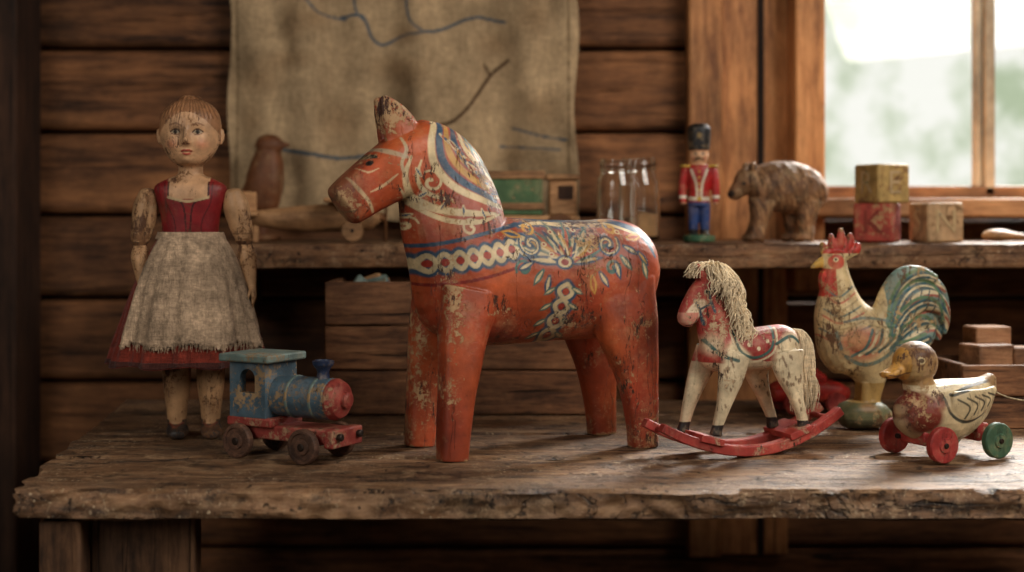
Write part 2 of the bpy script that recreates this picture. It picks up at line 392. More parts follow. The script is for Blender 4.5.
P.stroke([(X0+.012,Z0),(X0+.014,Z1)],.0014,S(130,108,80)); P.stroke([(X1-.012,Z0),(X1-.014,Z1)],.0014,S(130,108,80))
for i in range(14): 
    c_=(xx(random.uniform(235,575)),zz(random.uniform(0,195))); P.ell(c_,(random.uniform(.02,.06),random.uniform(.02,.06)),S(134,102,70),soft=.9,a=.5)
P.save(m); oc=bpy.data.objects.new('linen_wall_hanging',m); link(oc); oc.location=(0,yw-.008,0); m.materials.append(M_lin)
m.polygons.foreach_set('use_smooth',[True]*len(m.polygons))
md=oc.modifiers.new('t','SOLIDIFY'); md.thickness=.0015
rodm=MB(); rodm.lathe(disc(.008,.66),axis=(1,0,0),seg=16)
obj('hanging_rod',rodm,M_pine,None,loc=(-.175,yw-.03,Z1-.002))

# ------------------------------------------------------------ workbench
tb=empty('wooden_workbench',(0,0,0))
ys=[-.170,.02,.19,.36,.52]
for i in range(4):
    plank(f'top_plank_{i+1}',-.486-.11*(ys[i]+.17),.95,ys[i]+.0014,ys[i+1]-.0014,TZ-.031,TZ,M_table,tb,.0028 if i else .0050,.11,520,ny=22,nzz=9,seed=i*7.3)
M_leg=wood('bench_leg_wood',S(98,68,46),S(46,30,20),S(122,88,62),2,.8,.75,.8)
box('leg_1',(-.447,-.125,(TZ-.033)/2),(.042,.06,TZ-.035),M_leg,tb,.003)
box('leg_side_board',(-.372,-.112,(TZ-.033)/2),(.106,.03,TZ-.035),M_leg,tb,.003)
box('leg_2',(.88,-.12,(TZ-.033)/2),(.07,.06,TZ-.035),M_leg,tb,.003)
box('leg_3',(-.50,.47,(TZ-.033)/2),(.06,.06,TZ-.035),M_leg,tb,.003)
box('leg_4',(.88,.47,(TZ-.033)/2),(.06,.06,TZ-.035),M_leg,tb,.003)
box('apron_back',(.2,.44,TZ-.09),(1.4,.02,.10),M_leg,tb,.002)
box('stretcher',(.2,.15,.15),(1.4,.05,.06),M_leg,tb,.002)
# ------------------------------------------------------------ shelf
sh=empty('wooden_shelf',(0,0,0))
plank('shelf_board',-.45,1.25,.43,.752,SH-.037,SH,M_shelf,sh,.002,0,260,seed=31)
for i,x in enumerate((-.42,.30,.86)): box(f'bracket_{i+1}',(x,.66,SH-.075),(.025,.18,.076),M_shelf,sh,.002)

# ------------------------------------------------------------ dala horse
hx,hy=.0285,.10; ca,sa=.9205,.3907
def D(px,r,w=0.0):
    k=(px-512)/1422; u=(k*(1.66+ca*w)-hx+sa*w)/(ca-sa*k); d=1.66+sa*u+ca*w
    return (u,.269-(r-215)/1422*d)
def DS(pts,w): return [D(p[0],p[1],w)+tuple(p[2:]) for p in pts]
mb=MB(); q=.00113
mb.loft([(-.136,0,.198,.040,.040),(-.120,0,.196,.062,.056),(-.08,0,.194,.074,.064),(0,0,.193,.071,.065),(.06,0,.193,.070,.066),(.096,0,.193,.071,.066),(.118,0,.190,.062,.060),(.133,0,.186,.042,.046)],n=8,seg=40,e=2.4,cap=.25)
nk=[(462,285,50,.060),(458,250,52,.057),(452,220,53,.050),(446,195,50,.043),(438,172,45,.037),(424,152,36,.032),(410,138,24,.026)]
mb.loft([(D(x,r)[0],0,D(x,r)[1],a*q,b) for x,r,a,b in nk],n=8,seg=36,e=2.2,cap=.4)
hd=[(430,156,33,.032),(408,164,33,.034),(388,174,29,.033),(367,188,25.5,.029),(351,200,23.5,.026),(343,206,21.5,.0245)]
mb.loft([(D(x,r)[0],0,D(x,r)[1],a*q,b) for x,r,a,b in hd],n=8,seg=36,e=3.0,cap=.22)
for sgn in(-1,1):
    er=[(402,142,21,.011),(396,126,18,.010),(388,111,12.5,.008),(380,98,4,.004)]
    mb.loft([(D(x,r)[0],sgn*.0115,D(x,r)[1],a*q,b) for x,r,a,b in er],n=6,seg=20,e=2.0,cap=.3)
    mb.loft([(-.100,sgn*.045,.185,.034,.020),(-.111,sgn*.049,.135,.0275,.0205),(-.1185,sgn*.053,.08,.0210,.0185),(-.1235,sgn*.054,.03,.0180,.017),(-.1256,sgn*.054,0,.0165,.0165)],n=6,seg=28,e=3.2,cap=0.02)
    mb.loft([(.084,sgn*.045,.19,.045,.020),(.094,sgn*.049,.135,.037,.0205),(.104,sgn*.053,.085,.0250,.0185),(.110,sgn*.054,.035,.0182,.017),(.112,sgn*.054,0,.0165,.0165)],n=6,seg=28,e=3.2,cap=0.02)
CR=S(218,194,150); BL=S(46,76,102); GN=S(78,112,102); OC=S(202,150,68); RD=S(176,76,42); DR=S(128,40,28)
def hpaint(V):
    p=Paint(V,RD); x,y,z=V[:,0],V[:,1],V[:,2]
    f=np.array([mnoise.noise(Vector((a*16,b*16,c*12))) for a,b,c in V]); p.fill(np.clip(f*1.6,0,1),S(192,94,50),.8); p.fill(np.clip(-f*1.6,0,1),S(134,48,32),.85)
    lv=lambda px,r,w,ang,L,W,c1,c2=None: (lambda a,A:(
        p.stroke([A+(.5,),((A[0]+a[0]*.5*L),(A[1]+a[1]*.5*L),1.0),(A[0]+a[0]*L,A[1]+a[1]*L,.15)],W*q,c1,n=5),
        c2 is not None and p.stroke([(A[0]+a[0]*.1*L,A[1]+a[1]*.1*L,.5),((A[0]+a[0]*.5*L),(A[1]+a[1]*.5*L),1.0),(A[0]+a[0]*.85*L,A[1]+a[1]*.85*L,.15)],W*q*.42,c2,n=5)))((math.cos(ang)*q,math.sin(ang)*q),D(px,r,w))
    def spiral(px,r,w,R0,turns,a0,wd,col,dirn=1):
        C=D(px,r,w); pts=[]
        for k in range(15):
            t=k/14; a=a0+dirn*t*turns*2*math.pi; R=R0*(1-t*.82)
            pts.append((C[0]+math.cos(a)*R*q,C[1]+math.sin(a)*R*q,.55+.5*t))
        p.stroke(pts,wd*q,col,n=3)
    # ---- mane
    p.ell(D(474,166,-.02),(40*q,24*q),S(160,60,40),rot=-.95,soft=.3,a=.6)
    for pts,w,c in [
        ([(438,122,1),(431,142,1.2),(434,165,1.3),(450,186,1.2),(478,200,1),(510,210,.6)],3.2,CR),
        ([(444,124,1),(439,142,1.2),(443,164,1.3),(460,182,1.2),(494,201,.8)],3.2,BL),
        ([(450,126,.8),(447,142,1.2),(452,160,1.3),(468,177,1.2),(500,198,.7)],2.6,OC),
        ([(457,128,.8),(455,143,1.2),(462,158,1.3),(479,175,1.1),(505,197,.6)],3.0,BL),
        ([(463,130,.8),(464,143,1.2),(472,158,1.2),(488,174,1.0),(508,196,.6)],2.2,CR),
        ([(469,134,.8),(473,147,1.2),(483,160,1.2),(496,176,1.0),(511,196,.6)],3.0,GN),
        ([(476,139,.8),(483,151,1.2),(493,163,1.0),(504,182,.8),(514,200,.5)],2.4,OC),
        ([(482,146,.8),(490,157,1.2),(499,170,1.0),(508,188,.8)],1.8,BL)]:
        p.stroke(DS(pts,-.03),w*q,c)
    for k in range(22):
        t=k/21; p.stroke(DS([(441+52*t,134+64*t-20*t*(1-t),1),(449+54*t,144+54*t-14*t*(1-t),.4)],-.03),1.3*q,(CR,RD,BL)[k%3])
    for k,(x_,r_,a_) in enumerate([(450,140,-1.0),(457,152,-1.1),(466,163,-.9),(477,174,-.7),(489,184,-.6),(466,140,-1.1),(476,152,-1.0),(488,164,-.9)]): lv(x_,r_,-.03,a_,13,2.6,(CR,OC)[k%2],(S(150,44,34),BL)[k%2])
    # ---- curls over the neck
    p.stroke(DS([(414,156,.4),(408,176,1),(416,196,1.3),(438,209,1.3),(466,213,1.1),(496,214,.5)],-.042),3.0*q,CR)
    p.stroke(DS([(404,188,.4),(420,206,1),(446,220,1.2),(476,222,1.1),(503,214,.4)],-.045),2.1*q,CR)
    p.stroke(DS([(424,160,.4),(420,178,1),(432,194,1.0),(452,200,.5)],-.042),2.2*q,CR)
    spiral(434,182,-.042,12,1.1,2.2,1.8,CR,-1); spiral(470,228,-.05,10,1.1,.5,1.6,CR,1); spiral(415,225,-.045,9,1.1,.2,1.5,CR,1)
    for x_,r_,a_ in [(424,176,2.2),(430,192,-2.6),(446,202,-2.2),(462,206,-1.6),(480,209,-1.2),(418,214,-2.8)]: lv(x_,r_,-.042,a_,11,2.2,CR,BL)
    # ---- head
    p.stroke(DS([(404,138,.7),(407,150,1),(402,164,.9),(408,182,.8)],-.034),1.9*q,S(190,165,130))
    p.stroke(DS([(378,148,.7),(392,152,1),(408,157,.6)],-.034),2.6*q,S(180,160,130),a=.85)
    p.stroke(DS([(350,178,.7),(358,188,1),(368,200,1),(375,212,.7)],-.028),1.8*q,CR,a=.8)
    p.stroke(DS([(372,192,.4),(384,186,1),(398,174,.5)],-.034),1.4*q,CR,a=.7)
    p.stroke(DS([(356,163,.6),(366,157,1.1),(378,156,.8)],-.032),2.3*q,S(50,54,46)); 
    p.ell(D(372,163,-.032),(4.4*q,2.4*q),S(58,40,30),rot=.5); p.ell(D(372,163,-.032),(2.2*q,1.6*q),S(20,16,16),rot=.5)
    p.stroke(DS([(360,168,.4),(370,172,1),(380,168,.4)],-.032),.9*q,CR,a=.7)
    p.stroke(DS([(334,214),(344,213),(356,210)],-.024),1.2*q,S(50,28,20)); p.ell(D(339,199,-.024),(3.0*q,2.0*q),S(40,26,20))
    mz=np.clip((D(356,200)[0]-x)/.015,0,1); p.fill(mz,S(138,92,64),.65)
    # ---- braided bands
    def braid(a,b_,w,n,amp,sag=0,cols=(BL,CR,RD)):
        A=np.array(D(*a,w)); B=np.array(D(*b_,w)); d=B-A; L=np.linalg.norm(d); d/=L; nn=np.array((-d[1],d[0]))
        ts=np.linspace(0,1,n*8+1)
        f=lambda off,ph,am:[tuple(A+d*L*t+nn*(off+am*math.sin(2*math.pi*n*t+ph)-sag*4*t*(1-t))) for t in ts]
        p.stroke(f(0,0,amp),amp*.70,cols[0],n=2); p.stroke(f(0,math.pi,amp),amp*.70,cols[0],n=2)
        p.stroke(f(0,0,amp),amp*.30,cols[1],n=2,a=.9); p.stroke(f(0,math.pi,amp),amp*.30,cols[1],n=2,a=.9)
        for i in range(n*2):
            t=(i+.5)/(2*n); c=A+d*L*t+nn*(-sag*4*t*(1-t)); p.ell(tuple(c),(amp*.55,amp*.5),cols[2])
    braid((402,268),(530,244),-.058,5,8.0*q,.004,(BL,CR,S(160,52,38)))
    p.stroke(DS([(402,286),(440,286),(484,278),(526,264)],-.06),1.6*q,S(128,38,30))
    p.stroke(DS([(406,248),(440,244),(490,232),(522,224)],-.05),2.0*q,BL)
    # ---- saddle : kurbits scrollwork
    cx,cr_=562,262
    p.ell(D(565,246,-.048),(52*q,26*q),S(60,92,104),soft=.5,a=.55)
    p.stroke(DS([(514,226,.5),(536,222,1.1),(566,224,1.3),(600,222,1.2),(632,232,.9),(646,256,.4)],-.03),4.6*q,BL)
    p.stroke(DS([(516,226,.5),(538,223,1.1),(566,225,1.3),(600,223,1.1),(630,234,.8)],-.03),1.6*q,CR)
    for k,a_ in enumerate(np.linspace(.10,math.pi-.10,13)):
        L=(30+10*(k%2))*(1+.35*abs(math.cos(a_))); lv(cx+2*math.cos(a_),cr_,-.055,a_,L,5.0,(BL,GN,OC,GN)[k%4],(CR,RD,CR,CR)[k%4])
    for k,a_ in enumerate(np.linspace(.25,math.pi-.25,8)): lv(cx,cr_,-.055,a_,18,3.6,(S(168,54,38),CR)[k%2],(OC,BL)[k%2])
    p.ell(D(cx,cr_,-.055),(11*q,8*q),BL); p.ell(D(cx,cr_,-.055),(8*q,5.6*q),CR); p.ell(D(cx,cr_,-.055),(4.5*q,3.4*q),S(150,48,36))
    for s_,sx0 in((-1,528),(1,604)):
        spiral(sx0,244,-.048,13,1.25,.5 if s_>0 else 2.6,3.4,BL,-s_); spiral(sx0,244,-.048,12,1.2,.5 if s_>0 else 2.6,1.2,CR,-s_)
        spiral(sx0+s_*6,268,-.058,9,1.2,-.6 if s_>0 else 3.6,2.4,GN,s_); spiral(sx0+s_*4,228,-.036,8,1.1,1.2,1.8,OC,s_)
    for x_,r_,a_,c1,c2 in [(622,246,-.5,BL,CR),(618,256,-.9,GN,CR),(628,238,.1,OC,RD),(612,262,-1.3,BL,CR),(636,252,-.9,BL,OC),(540,270,-2.2,GN,CR),(530,262,-2.7,BL,CR),(596,272,-1.0,BL,CR),(588,276,-1.4,OC,RD),(546,276,-1.8,BL,CR),(520,236,2.9,OC,BL),(640,262,-1.3,GN,CR)]:
        lv(x_,r_,-.055,a_,18,3.8,c1,c2)
    for x_,r_ in [(550,232),(574,230),(590,236),(540,244),(616,232),(584,250),(546,254),(578,216),(552,217),(608,218)]:
        p.ell(D(x_,r_,-.045),(3.2*q,2.6*q),CR); p.ell(D(x_,r_,-.045),(1.5*q,1.3*q),S(150,48,36))
    braid((566,284),(553,344),-.061,2,7.5*q,0,(BL,CR,S(160,52,38)))
    for r_ in(288,304,320,334): lv(563-(r_-284)*.2+9,r_,-.061,-.5,13,2.8,GN,CR); lv(563-(r_-284)*.2-9,r_,-.061,math.pi+.5,13,2.8,GN,CR)
    # ---- wear map
    p.W+=np.clip((.06-z)/.08,0,1)*.30+.05
    p.wear(D(475,165),(.05,.05),.25); p.wear(D(380,110),(.03,.035),.45); p.wear(D(345,205),(.03,.03),.5)
    p.wear(D(570,222),(.10,.035),.25); p.wear(D(448,350,-.05),(.022,.09),.42); p.wear(D(418,390,.05),(.02,.06),.25); p.wear(D(630,330,-.05),(.02,.08),.2); p.wear(D(540,345),(.06,.02),.25)
    return p
M_dala=painted('dala_horse_paint',None,chip=.592,chipc=S(206,164,118),dark=.630,darkc=S(70,40,27),rough=.42,sc=.9,edge=1.2,spec=.45,crk=.85,chipsc=1.5,grimy=.60)
dh=empty('dala_horse',(hx,hy,TZ),math.radians(23))
def hdisp(V):
    f=np.array([mnoise.noise(Vector((x*38,y*38,z*22))) for x,y,z in V])
    V=V.copy(); V[:,1]+=np.sign(V[:,1])*f*.0014; V[:,0]+=f*.0008; V[:,2]=np.maximum(V[:,2],0); return V
sculpt('carved_body',mb,.0012,5,1.0,M_dala,dh,hpaint,hdisp)

# ------------------------------------------------------------ doll
sd=.001195
dl=empty('wooden_doll',(-.390,.165,TZ),math.radians(4))
SK=S(216,168,126)
M_skin=painted('doll_painted_wood',None,chip=.590,chipc=S(148,104,68),dark=.622,darkc=S(92,60,40),rough=.42,sc=1.0,edge=.6,crk=.8,chipsc=1.5,grimy=.56)
mb=MB()
mb.loft([(0,0,276,13,12),(0,-1,283,21,21),(0,-1,292,26.5,26),(0,0,302,29.5,28.5),(0,1,315,31,30),(0,2,328,28.5,28),(0,2,337,21,22),(0,2,342,12,13)],ref=(0,1,0),seg=36,n=6,cap=.4)
mb.loft([(0,2,255,13,12),(0,2,282,12,12)],seg=24,n=4)
for sg in(-1,1): mb.loft([(sg*30,1,298,2,4),(sg*31.5,1,304,2.6,5),(sg*31.5,1,311,2.2,5)],seg=12,n=4)
mb.loft([(0,2,205,28,17),(0,2,225,30,18),(0,2,243,35,19),(0,2,254,36,17),(0,2,260,27,14),(0,2,265,15,12)],seg=36,n=6,e=2.3,cap=.2)
def ddisp(V):
    V=V.copy(); x,y,z=V[:,0],V[:,1],V[:,2]; fr=np.clip((-y-6)/8,0,1)*(z>270)
    g=lambda cx,cz,sx,sz:np.exp(-((x-cx)/sx)**2-((z-cz)/sz)**2)
    d=6.5*g(0,299.5,3.6,4.2)+3.2*g(0,307,2.8,7)+1.6*g(-3.2,297.5,2.2,2.2)+1.6*g(3.2,297.5,2.2,2.2)
    d-=2.6*(g(-11,308,6,3.8)+g(11,308,6,3.8)); d+=1.6*(g(-11,308,3.4,2.2)+g(11,308,3.4,2.2))
    d+=1.6*g(0,289.5,5.0,1.6)+1.5*g(0,286,4.2,1.5)-1.0*g(0,287.8,6,.8)+2.4*g(0,279,6,4)+2.0*(g(-15,295,7,6)+g(15,295,7,6))
    V[:,1]-=d*fr
    hr=(z>322)|((y>6)&(z>290)); V[:,1]+=np.where(hr,.45*np.sin(x*1.5),0)
    return V
def dpaint(V):
    p=Paint(V,SK); x,y,z=V[:,0],V[:,1],V[:,2]; F=(y<-4)
    hair=S(158,108,72); hl=328-(x/31)**2*23
    hm=(z>hl)&(z>285)|((y>6)&(z>288)); hm&=(np.abs(x)<31.2)|(z>312)
    p.fill(hm,hair,.8)
    for k in range(-9,10):
        p.stroke([(k*1.3,344),(k*2.6,336),(k*3.6,322)],.5,S(116,74,46),mask=hm,a=.8)
    p.ell((-15,296),(9,7),S(206,116,88),F,soft=.9,a=.55); p.ell((15,296),(9,7),S(206,116,88),F,soft=.9,a=.55)
    for s in(-1,1):
        p.ell((s*11,308),(4.6,2.1),S(186,164,136),F); p.ell((s*11,308.1),(2.2,2.2),S(52,42,36),F); p.ell((s*11,308.1),(1.1,1.2),S(12,10,10),F)
        p.stroke([(s*6,307.6),(s*8.5,310.2),(s*12.5,310.5),(s*16,308.4)],.7,S(74,46,32),F)
        p.stroke([(s*7,306),(s*11,305.3),(s*15,306.6)],.4,S(130,84,60),F)
        p.stroke([(s*5.6,314.5),(s*10.5,316.6),(s*17,314.8)],.6,S(142,96,66),F)
        p.stroke([(s*1.6,296.4),(s*3.2,296.0)],.6,S(140,84,60),F)
    p.stroke([(-4.8,288.6),(-2.0,290.0),(0,289.2),(2.0,290.0),(4.8,288.6)],.9,S(164,62,50),F)
    p.stroke([(-3.4,286.6),(0,285.8),(3.4,286.6)],1.0,S(176,74,60),F)
    p.stroke([(-4.8,288.1),(0,287.8),(4.8,288.1)],.35,S(90,40,32),F)
    red=S(138,32,36)
    body=(z<258)&~((z>241+(x/24)**2*3)&(np.abs(x)<21))&(z<262)
    strap=(np.abs(x)>=21)&(np.abs(x)<34)&(z>238)&(z<268)
    p.fill(body|strap,red); Fr=(y<0)
    for s in(-1,1):
        p.stroke([(s*20,258),(s*19,243),(s*7,238),(s*3,225),(s*2,200)],.9,S(66,18,22),Fr)
        p.stroke([(s*24,258),(s*22,238),(s*14,220),(s*12,200)],.6,S(92,22,26),Fr)
    p.stroke([(-20,243),(-8,240),(0,239),(8,240),(20,243)],1.3,S(205,175,132),Fr)
    for k in range(4): p.stroke([(-3,236-k*8),(3,233-k*8)],.4,S(120,60,44),Fr)
    p.W+=np.clip((z-318)/20,0,1)*.3; p.W-=((z<260)&(z>200)&(body|strap))*.2; p.wear((0,262),(30,16),.35); p.wear((8,318),(16,9),.4); p.wear((-20,290),(10,8),.3)
    return p
sculpt('head_and_torso',mb,.95,2,sd,M_skin,dl,dpaint,ddisp)
AW=S(196,152,110)
def arm(name,sh_,el,wr_,sg):
    mb=MB(); s=Vector(sh_); e=Vector(el); w=Vector(wr_)
    R=lambda a,b_,t:tuple(a.lerp(b_,t))
    mb.loft([(*R(s,e,0),10,9),(*R(s,e,.25),13,11.5),(*R(s,e,.6),12,10.5),(*R(s,e,.9),9.5,9),(*R(s,e,.98),8,8)],seg=24,n=6,cap=.6)
    mb.ell(tuple(e),(6.5,7,6.5)); 
    mb.loft([(*R(e,w,.10),7.5,7),(*R(e,w,.3),9.6,8.8),(*R(e,w,.7),7,6.5),(*R(e,w,1),4.6,4.8)],seg=20,n=6,cap=.3)
    h=w; pd=(w-e).normalized()
    mb.loft([(*h,4.4,4.6),(*(h+pd*5),4.0,6.2),(*(h+pd*11),3.4,6.4),(*(h+pd*13),3,6)],seg=18,n=4,cap=.4)
    for i,(dy,L) in enumerate([(-5.0,9),(-1.7,11),(1.7,10.2),(4.9,7.8)]):
        b0=h+pd*12+Vector((0,dy,0)); 
        mb.loft([(*b0,1.75,1.6),(*(b0+pd*L*.5+Vector((-sg*.6,0,0))),1.6,1.5),(*(b0+pd*L+Vector((-sg*2.4,0,0))),1.2,1.2)],seg=10,n=4,cap=.8)
    b0=h+pd*5+Vector((-sg*1,-5.0,0)); mb.loft([(*b0,2.0,1.9),(*(b0+pd*4+Vector((-sg*2,-2.8,0))),1.8,1.7),(*(b0+pd*9+Vector((-sg*3.4,-3.6,0))),1.2,1.2)],ref=(1,0,0),seg=10,n=4,cap=.8)
    def pf(V):
        p=Paint(V,AW); dz=np.abs(V[:,2]-e.z); p.fill(dz<1.9,S(80,50,32),.9); p.fill(np.abs(V[:,2]-e.z-9)<.8,S(112,76,50),.7)
        p.ell((e.x,e.z),(2.2,2.2),S(60,38,26),V[:,1]<e.y); p.W+=.2; return p
    sculpt(name,mb,.75,2,sd,M_skin,dl,pf)
arm('arm_1',(-42,3,247),(-51,-1,196),(-45,-9,150),-1)
arm('arm_2',(42,3,247),(55,1,197),(62,-6,154),1)
mb=MB()
for sx in(-14,20):
    mb.loft([(sx,2,110,15,14),(sx,2,80,14.5,13.5),(sx,2,55,13.8,13),(sx,3,30,10.8,10.5),(sx,3,12,9,9.5)],seg=24,n=5,cap=.2)
    mb.loft([(sx,9,7.5,9.5,7.5),(sx+1,0,7.5,11,8),(sx+3,-11,6.3,11,6.5),(sx+4,-21,5,8.2,5)],ref=(0,0,1),seg=22,n=5,cap=.6)
def lp(V):
    p=Paint(V,S(196,152,110)); p.fill(V[:,2]<15+np.where(V[:,1]<-4,-1,3),S(58,52,50)); p.fill((np.abs(V[:,2]-1.2)<1.4),S(35,26,20))
    for sx in(-14,20): p.stroke([(sx-7,15),(sx,12),(sx+7,15)],1.0,S(120,60,46),V[:,1]<0)
    p.W+=.2; return p
def ldp(V): V=V.copy(); V[:,2]=np.maximum(V[:,2],0); return V
sculpt('legs_and_shoes',mb,.95,2,sd,M_skin,dl,lp,ldp)
zs=[204,197,186,170,150,128,105,88,74]; as_=[30,35,41,48,55,62,69,74,77]
def cone(name,mat,grow,zlist,alist,th0,th1,nth,pl,amp,thick,hemw=0,jit=0,fuzz=0,lean=0):
    Z=catmull([(z,a) for z,a in zip(zlist,alist)],8); vs=[]; 
    for j,(z,a) in enumerate(Z):
        f=j/(len(Z)-1); fz=(204-z)/130
        for i in range(nth+1):
            t=th0+(th1-th0)*i/nth
            rp=1+amp*max(.25,fz)**.7*(math.sin(pl*t+.8*math.sin(3*t)+fz*1.2)+.45*math.sin(pl*2.3*t+1))
            aa=(a+grow)*rp; bb=(a*.70+grow)*rp
            zz_=z+hemw*f*math.sin(pl*t*.7+1)+jit*(j>=len(Z)-2)*random.uniform(-1,1)
            n_=mnoise.noise(Vector((t*5,z*.04,grow)))*1.4*fz+fuzz*random.uniform(-1,1)
            vs.append(((aa+n_)*math.sin(t)*sd-lean*fz*sd,(-(bb+n_)*math.cos(t)+2)*sd,zz_*sd))
    n=nth+1; me=bpy.data.meshes.new(name)
    me.from_pydata(vs,[],[(j*n+i,j*n+i+1,(j+1)*n+i+1,(j+1)*n+i) for j in range(len(Z)-1) for i in range(nth)])
    o=obj(name,me,mat,dl); s=o.modifiers.new('t','SOLIDIFY'); s.thickness=thick*sd; s.offset=1
    me.set_sharp_from_angle(angle=3.1)
    return o
M_skirt=fabric('red_wool_skirt',S(136,54,40),.95,1,.2,900,.35); M_hem=fabric('skirt_hem_stripe',S(78,42,36),.95)
M_apron=fabric('linen_apron',S(196,168,140),.98,1.6,.1,700,.45)
cone('skirt',M_skirt,0,zs,as_,-math.pi,math.pi,220,12,.046,1.2,1.5,lean=4)
cone('hem_band',M_hem,1.1,[80,75],[75.6,76.8],-math.pi,math.pi,220,12,.046,.6,1.5,lean=4)
cone('apron',M_apron,3.4,[204,197,186,170,150,128,110,96],[30,35.5,42,50,57.5,64,69,72],-.98,1.50,280,12,.052,1.6,2.8,3.0,.42,lean=0)
cone('waistband',M_apron,3.6,[208,205,201],[29.5,30.5,32],-math.pi,math.pi,100,0,0,1.3)
# frayed threads hanging from the apron hem
m=MB()
for k in range(170):
    t=-.96+2.44*random.random(); rp=1+.052*.83*(math.sin(12*t+.8*math.sin(3*t)+1.0)+.45*math.sin(27.6*t+1)); a_=75.6*rp; b_=53.8*rp
    x_,y_=a_*math.sin(t),-b_*math.cos(t)+2; L=random.uniform(3,8); dx_,dy_=random.uniform(-1.5,1.5),random.uniform(-1,1)
    m.loft([(x_*sd,y_*sd,98*sd,.35*sd,.35*sd),((x_+dx_*.4)*sd,(y_+dy_*.5)*sd,(97-L*.5)*sd,.3*sd,.3*sd),((x_+dx_)*sd,(y_+dy_)*sd,(97-L)*sd,.2*sd,.2*sd)],seg=5,n=2,cap=.2)
obj('apron_fringe',m,M_apron,dl)
# ------------------------------------------------------------ train
tr_=empty('toy_locomotive',(-.248,.022,TZ),math.radians(-29))
P_blue=painted('train_blue_paint',S(76,98,112),chip=.58,chipc=S(172,142,106),rough=.5,sc=1.2,edge=.4)
P_navy=painted('train_navy_paint',S(36,50,78),chip=.61,rough=.4,sc=1.3,edge=.4)
P_red=painted('train_red_paint',S(148,60,52),chip=.59,chipc=S(186,144,112),rough=.5,sc=1.2,edge=.4)
P_roof=painted('train_roof_paint',S(108,126,120),chip=.57,chipc=S(166,136,98),rough=.6,sc=1.2,edge=.3)
P_wheel=wood('train_wheel_wood',S(92,64,50),S(50,34,28),S(118,84,64),1,3,.6,.4,crack=False)
M_iron=flat('dark_iron',S(52,42,36),.45,.7)
box('chassis',(.010,0,.029),(.136,.044,.016),P_red,tr_,.002)
box('front_beam',(.074,0,.028),(.012,.056,.020),P_red,tr_,.002)
box('footplate',(-.034,0,.040),(.062,.058,.010),P_red,tr_,.002)
cabm=MB(); cabm.box((0,0,0),(.050,.056,.062)); cab=obj('cab',cabm,P_blue,tr_,0,loc=(-.036,0,.076))
cut=MB(); cut.lathe([(.0105,-.06),(.0105,.06)],(0,0,.006),(0,1,0),28); 
cut2=MB(); cut2.box((0,0,-.002),(.021,.12,.016))
cut3=MB(); cut3.box((-.006,0,-.002),(.06,.036,.034))
co=[]
for i,cc in enumerate((cut3,cut,cut2)):
    me=cc.mesh('c'); t=bpy.data.objects.new('cutter',me); coll.objects.link(t); t.parent=tr_; t.location=(-.036,0,.082); co.append(t)
    bm_=cab.modifiers.new('b%d'%i,'BOOLEAN'); bm_.object=t; bm_.operation='DIFFERENCE'; bm_.solver='EXACT'
bpy.context.view_layer.update(); dg=bpy.context.evaluated_depsgraph_get(); me=bpy.data.meshes.new_from_object(cab.evaluated_get(dg)); cab.modifiers.clear(); cab.data=me
for t in co: bpy.data.objects.remove(t)
bv=cab.modifiers.new('Bevel','BEVEL'); bv.width=.0012; bv.segments=2; bv.limit_method='ANGLE'
box('roof',(-.037,0,.1105),(.070,.070,.009),P_roof,tr_,.0022)
lathe('boiler',[(.0225,-.012),(.0228,.0),(.0228,.060),(.0215,.062)],(-.0,0,.068),(1,0,0),P_blue,tr_,48)
for i,x in enumerate((.012,.044)): lathe(f'band_{i}',disc(.0238,.004,.001),(x,0,.068),(1,0,0),P_roof,tr_,48)
lathe('smokebox_door',[(.0225,0),(.0228,.003),(.0195,.010),(.012,.014),(.009,.0145),(.009,.019),(.006,.021)],(.062,0,.068),(1,0,0),P_red,tr_,40)
lathe('smokestack',[(.010,-.006),(.0075,.0),(.0065,.007),(.0075,.010),(.0115,.015),(.0120,.019),(.0095,.020),(.0085,.014)],(.047,0,.090),(0,0,1),P_navy,tr_,32)
for i,(u,s_) in enumerate([(-.045,-1),(-.045,1),(.045,-1),(.045,1)]):
    lathe(f'wheel_{i+1}',[(.003,-.0050),(.0085,-.0048),(.0095,-.0030),(.0140,-.0030),(.0150,-.0048),(.0180,-.0046),(.0192,-.003),(.0192,.003),(.018,.0042),(.010,.0042)],(u,s_*.033,.0192),(0,-s_,0) if s_>0 else (0,1,0),P_wheel,tr_,40)
    lathe(f'hub_{i+1}',disc(.0042,.014,.001),(u,s_*.033,.0192),(0,1,0),M_iron,tr_,20)
for i,u in enumerate((-.045,.045)): lathe(f'axle_{i+1}',disc(.0028,.070,.0004),(u,0,.0192),(0,1,0),M_iron,tr_,16)
for s_ in(-1,1):
    lathe(f'buffer_{s_}',disc(.004,.006,.001),(.083,s_*.018,.030),(1,0,0),M_iron,tr_,20)

# ------------------------------------------------------------ rocking horse
sr=.001125
rh=empty('rocking_horse',(.262,.050,TZ),math.radians(20))
mb=MB(); X=lambda p:(p-745)*1.05; Zr=lambda r:455-r
def L2(m_,rows,y=0,**k): m_.loft([(X(a),y,Zr(r),w_,b_) for a,r,w_,b_ in rows],**k)
L2(mb,[(704,345,13,11),(713,349,22,17),(740,352,21,18),(770,350,22,18),(788,350,22,17),(799,354,13,11)],n=6,e=2.2,cap=.4)
L2(mb,[(722,348,23,15),(716,328,21,13),(711,308,19,11),(709,290,16,10),(709,281,11,8)],n=6)
L2(mb,[(716,288,17,10.5),(703,295,16.5,10.5),(692,306,13,9),(685,317,10.5,8),(683,322,8,7)],n=6,e=2.3)
for s_ in(-1,1):
    mb.loft([(X(701),s_*5,Zr(281),5,3),(X(697),s_*6,Zr(273),4.2,2.2),(X(693),s_*6.5,Zr(264),1,.9)],n=4,seg=12)
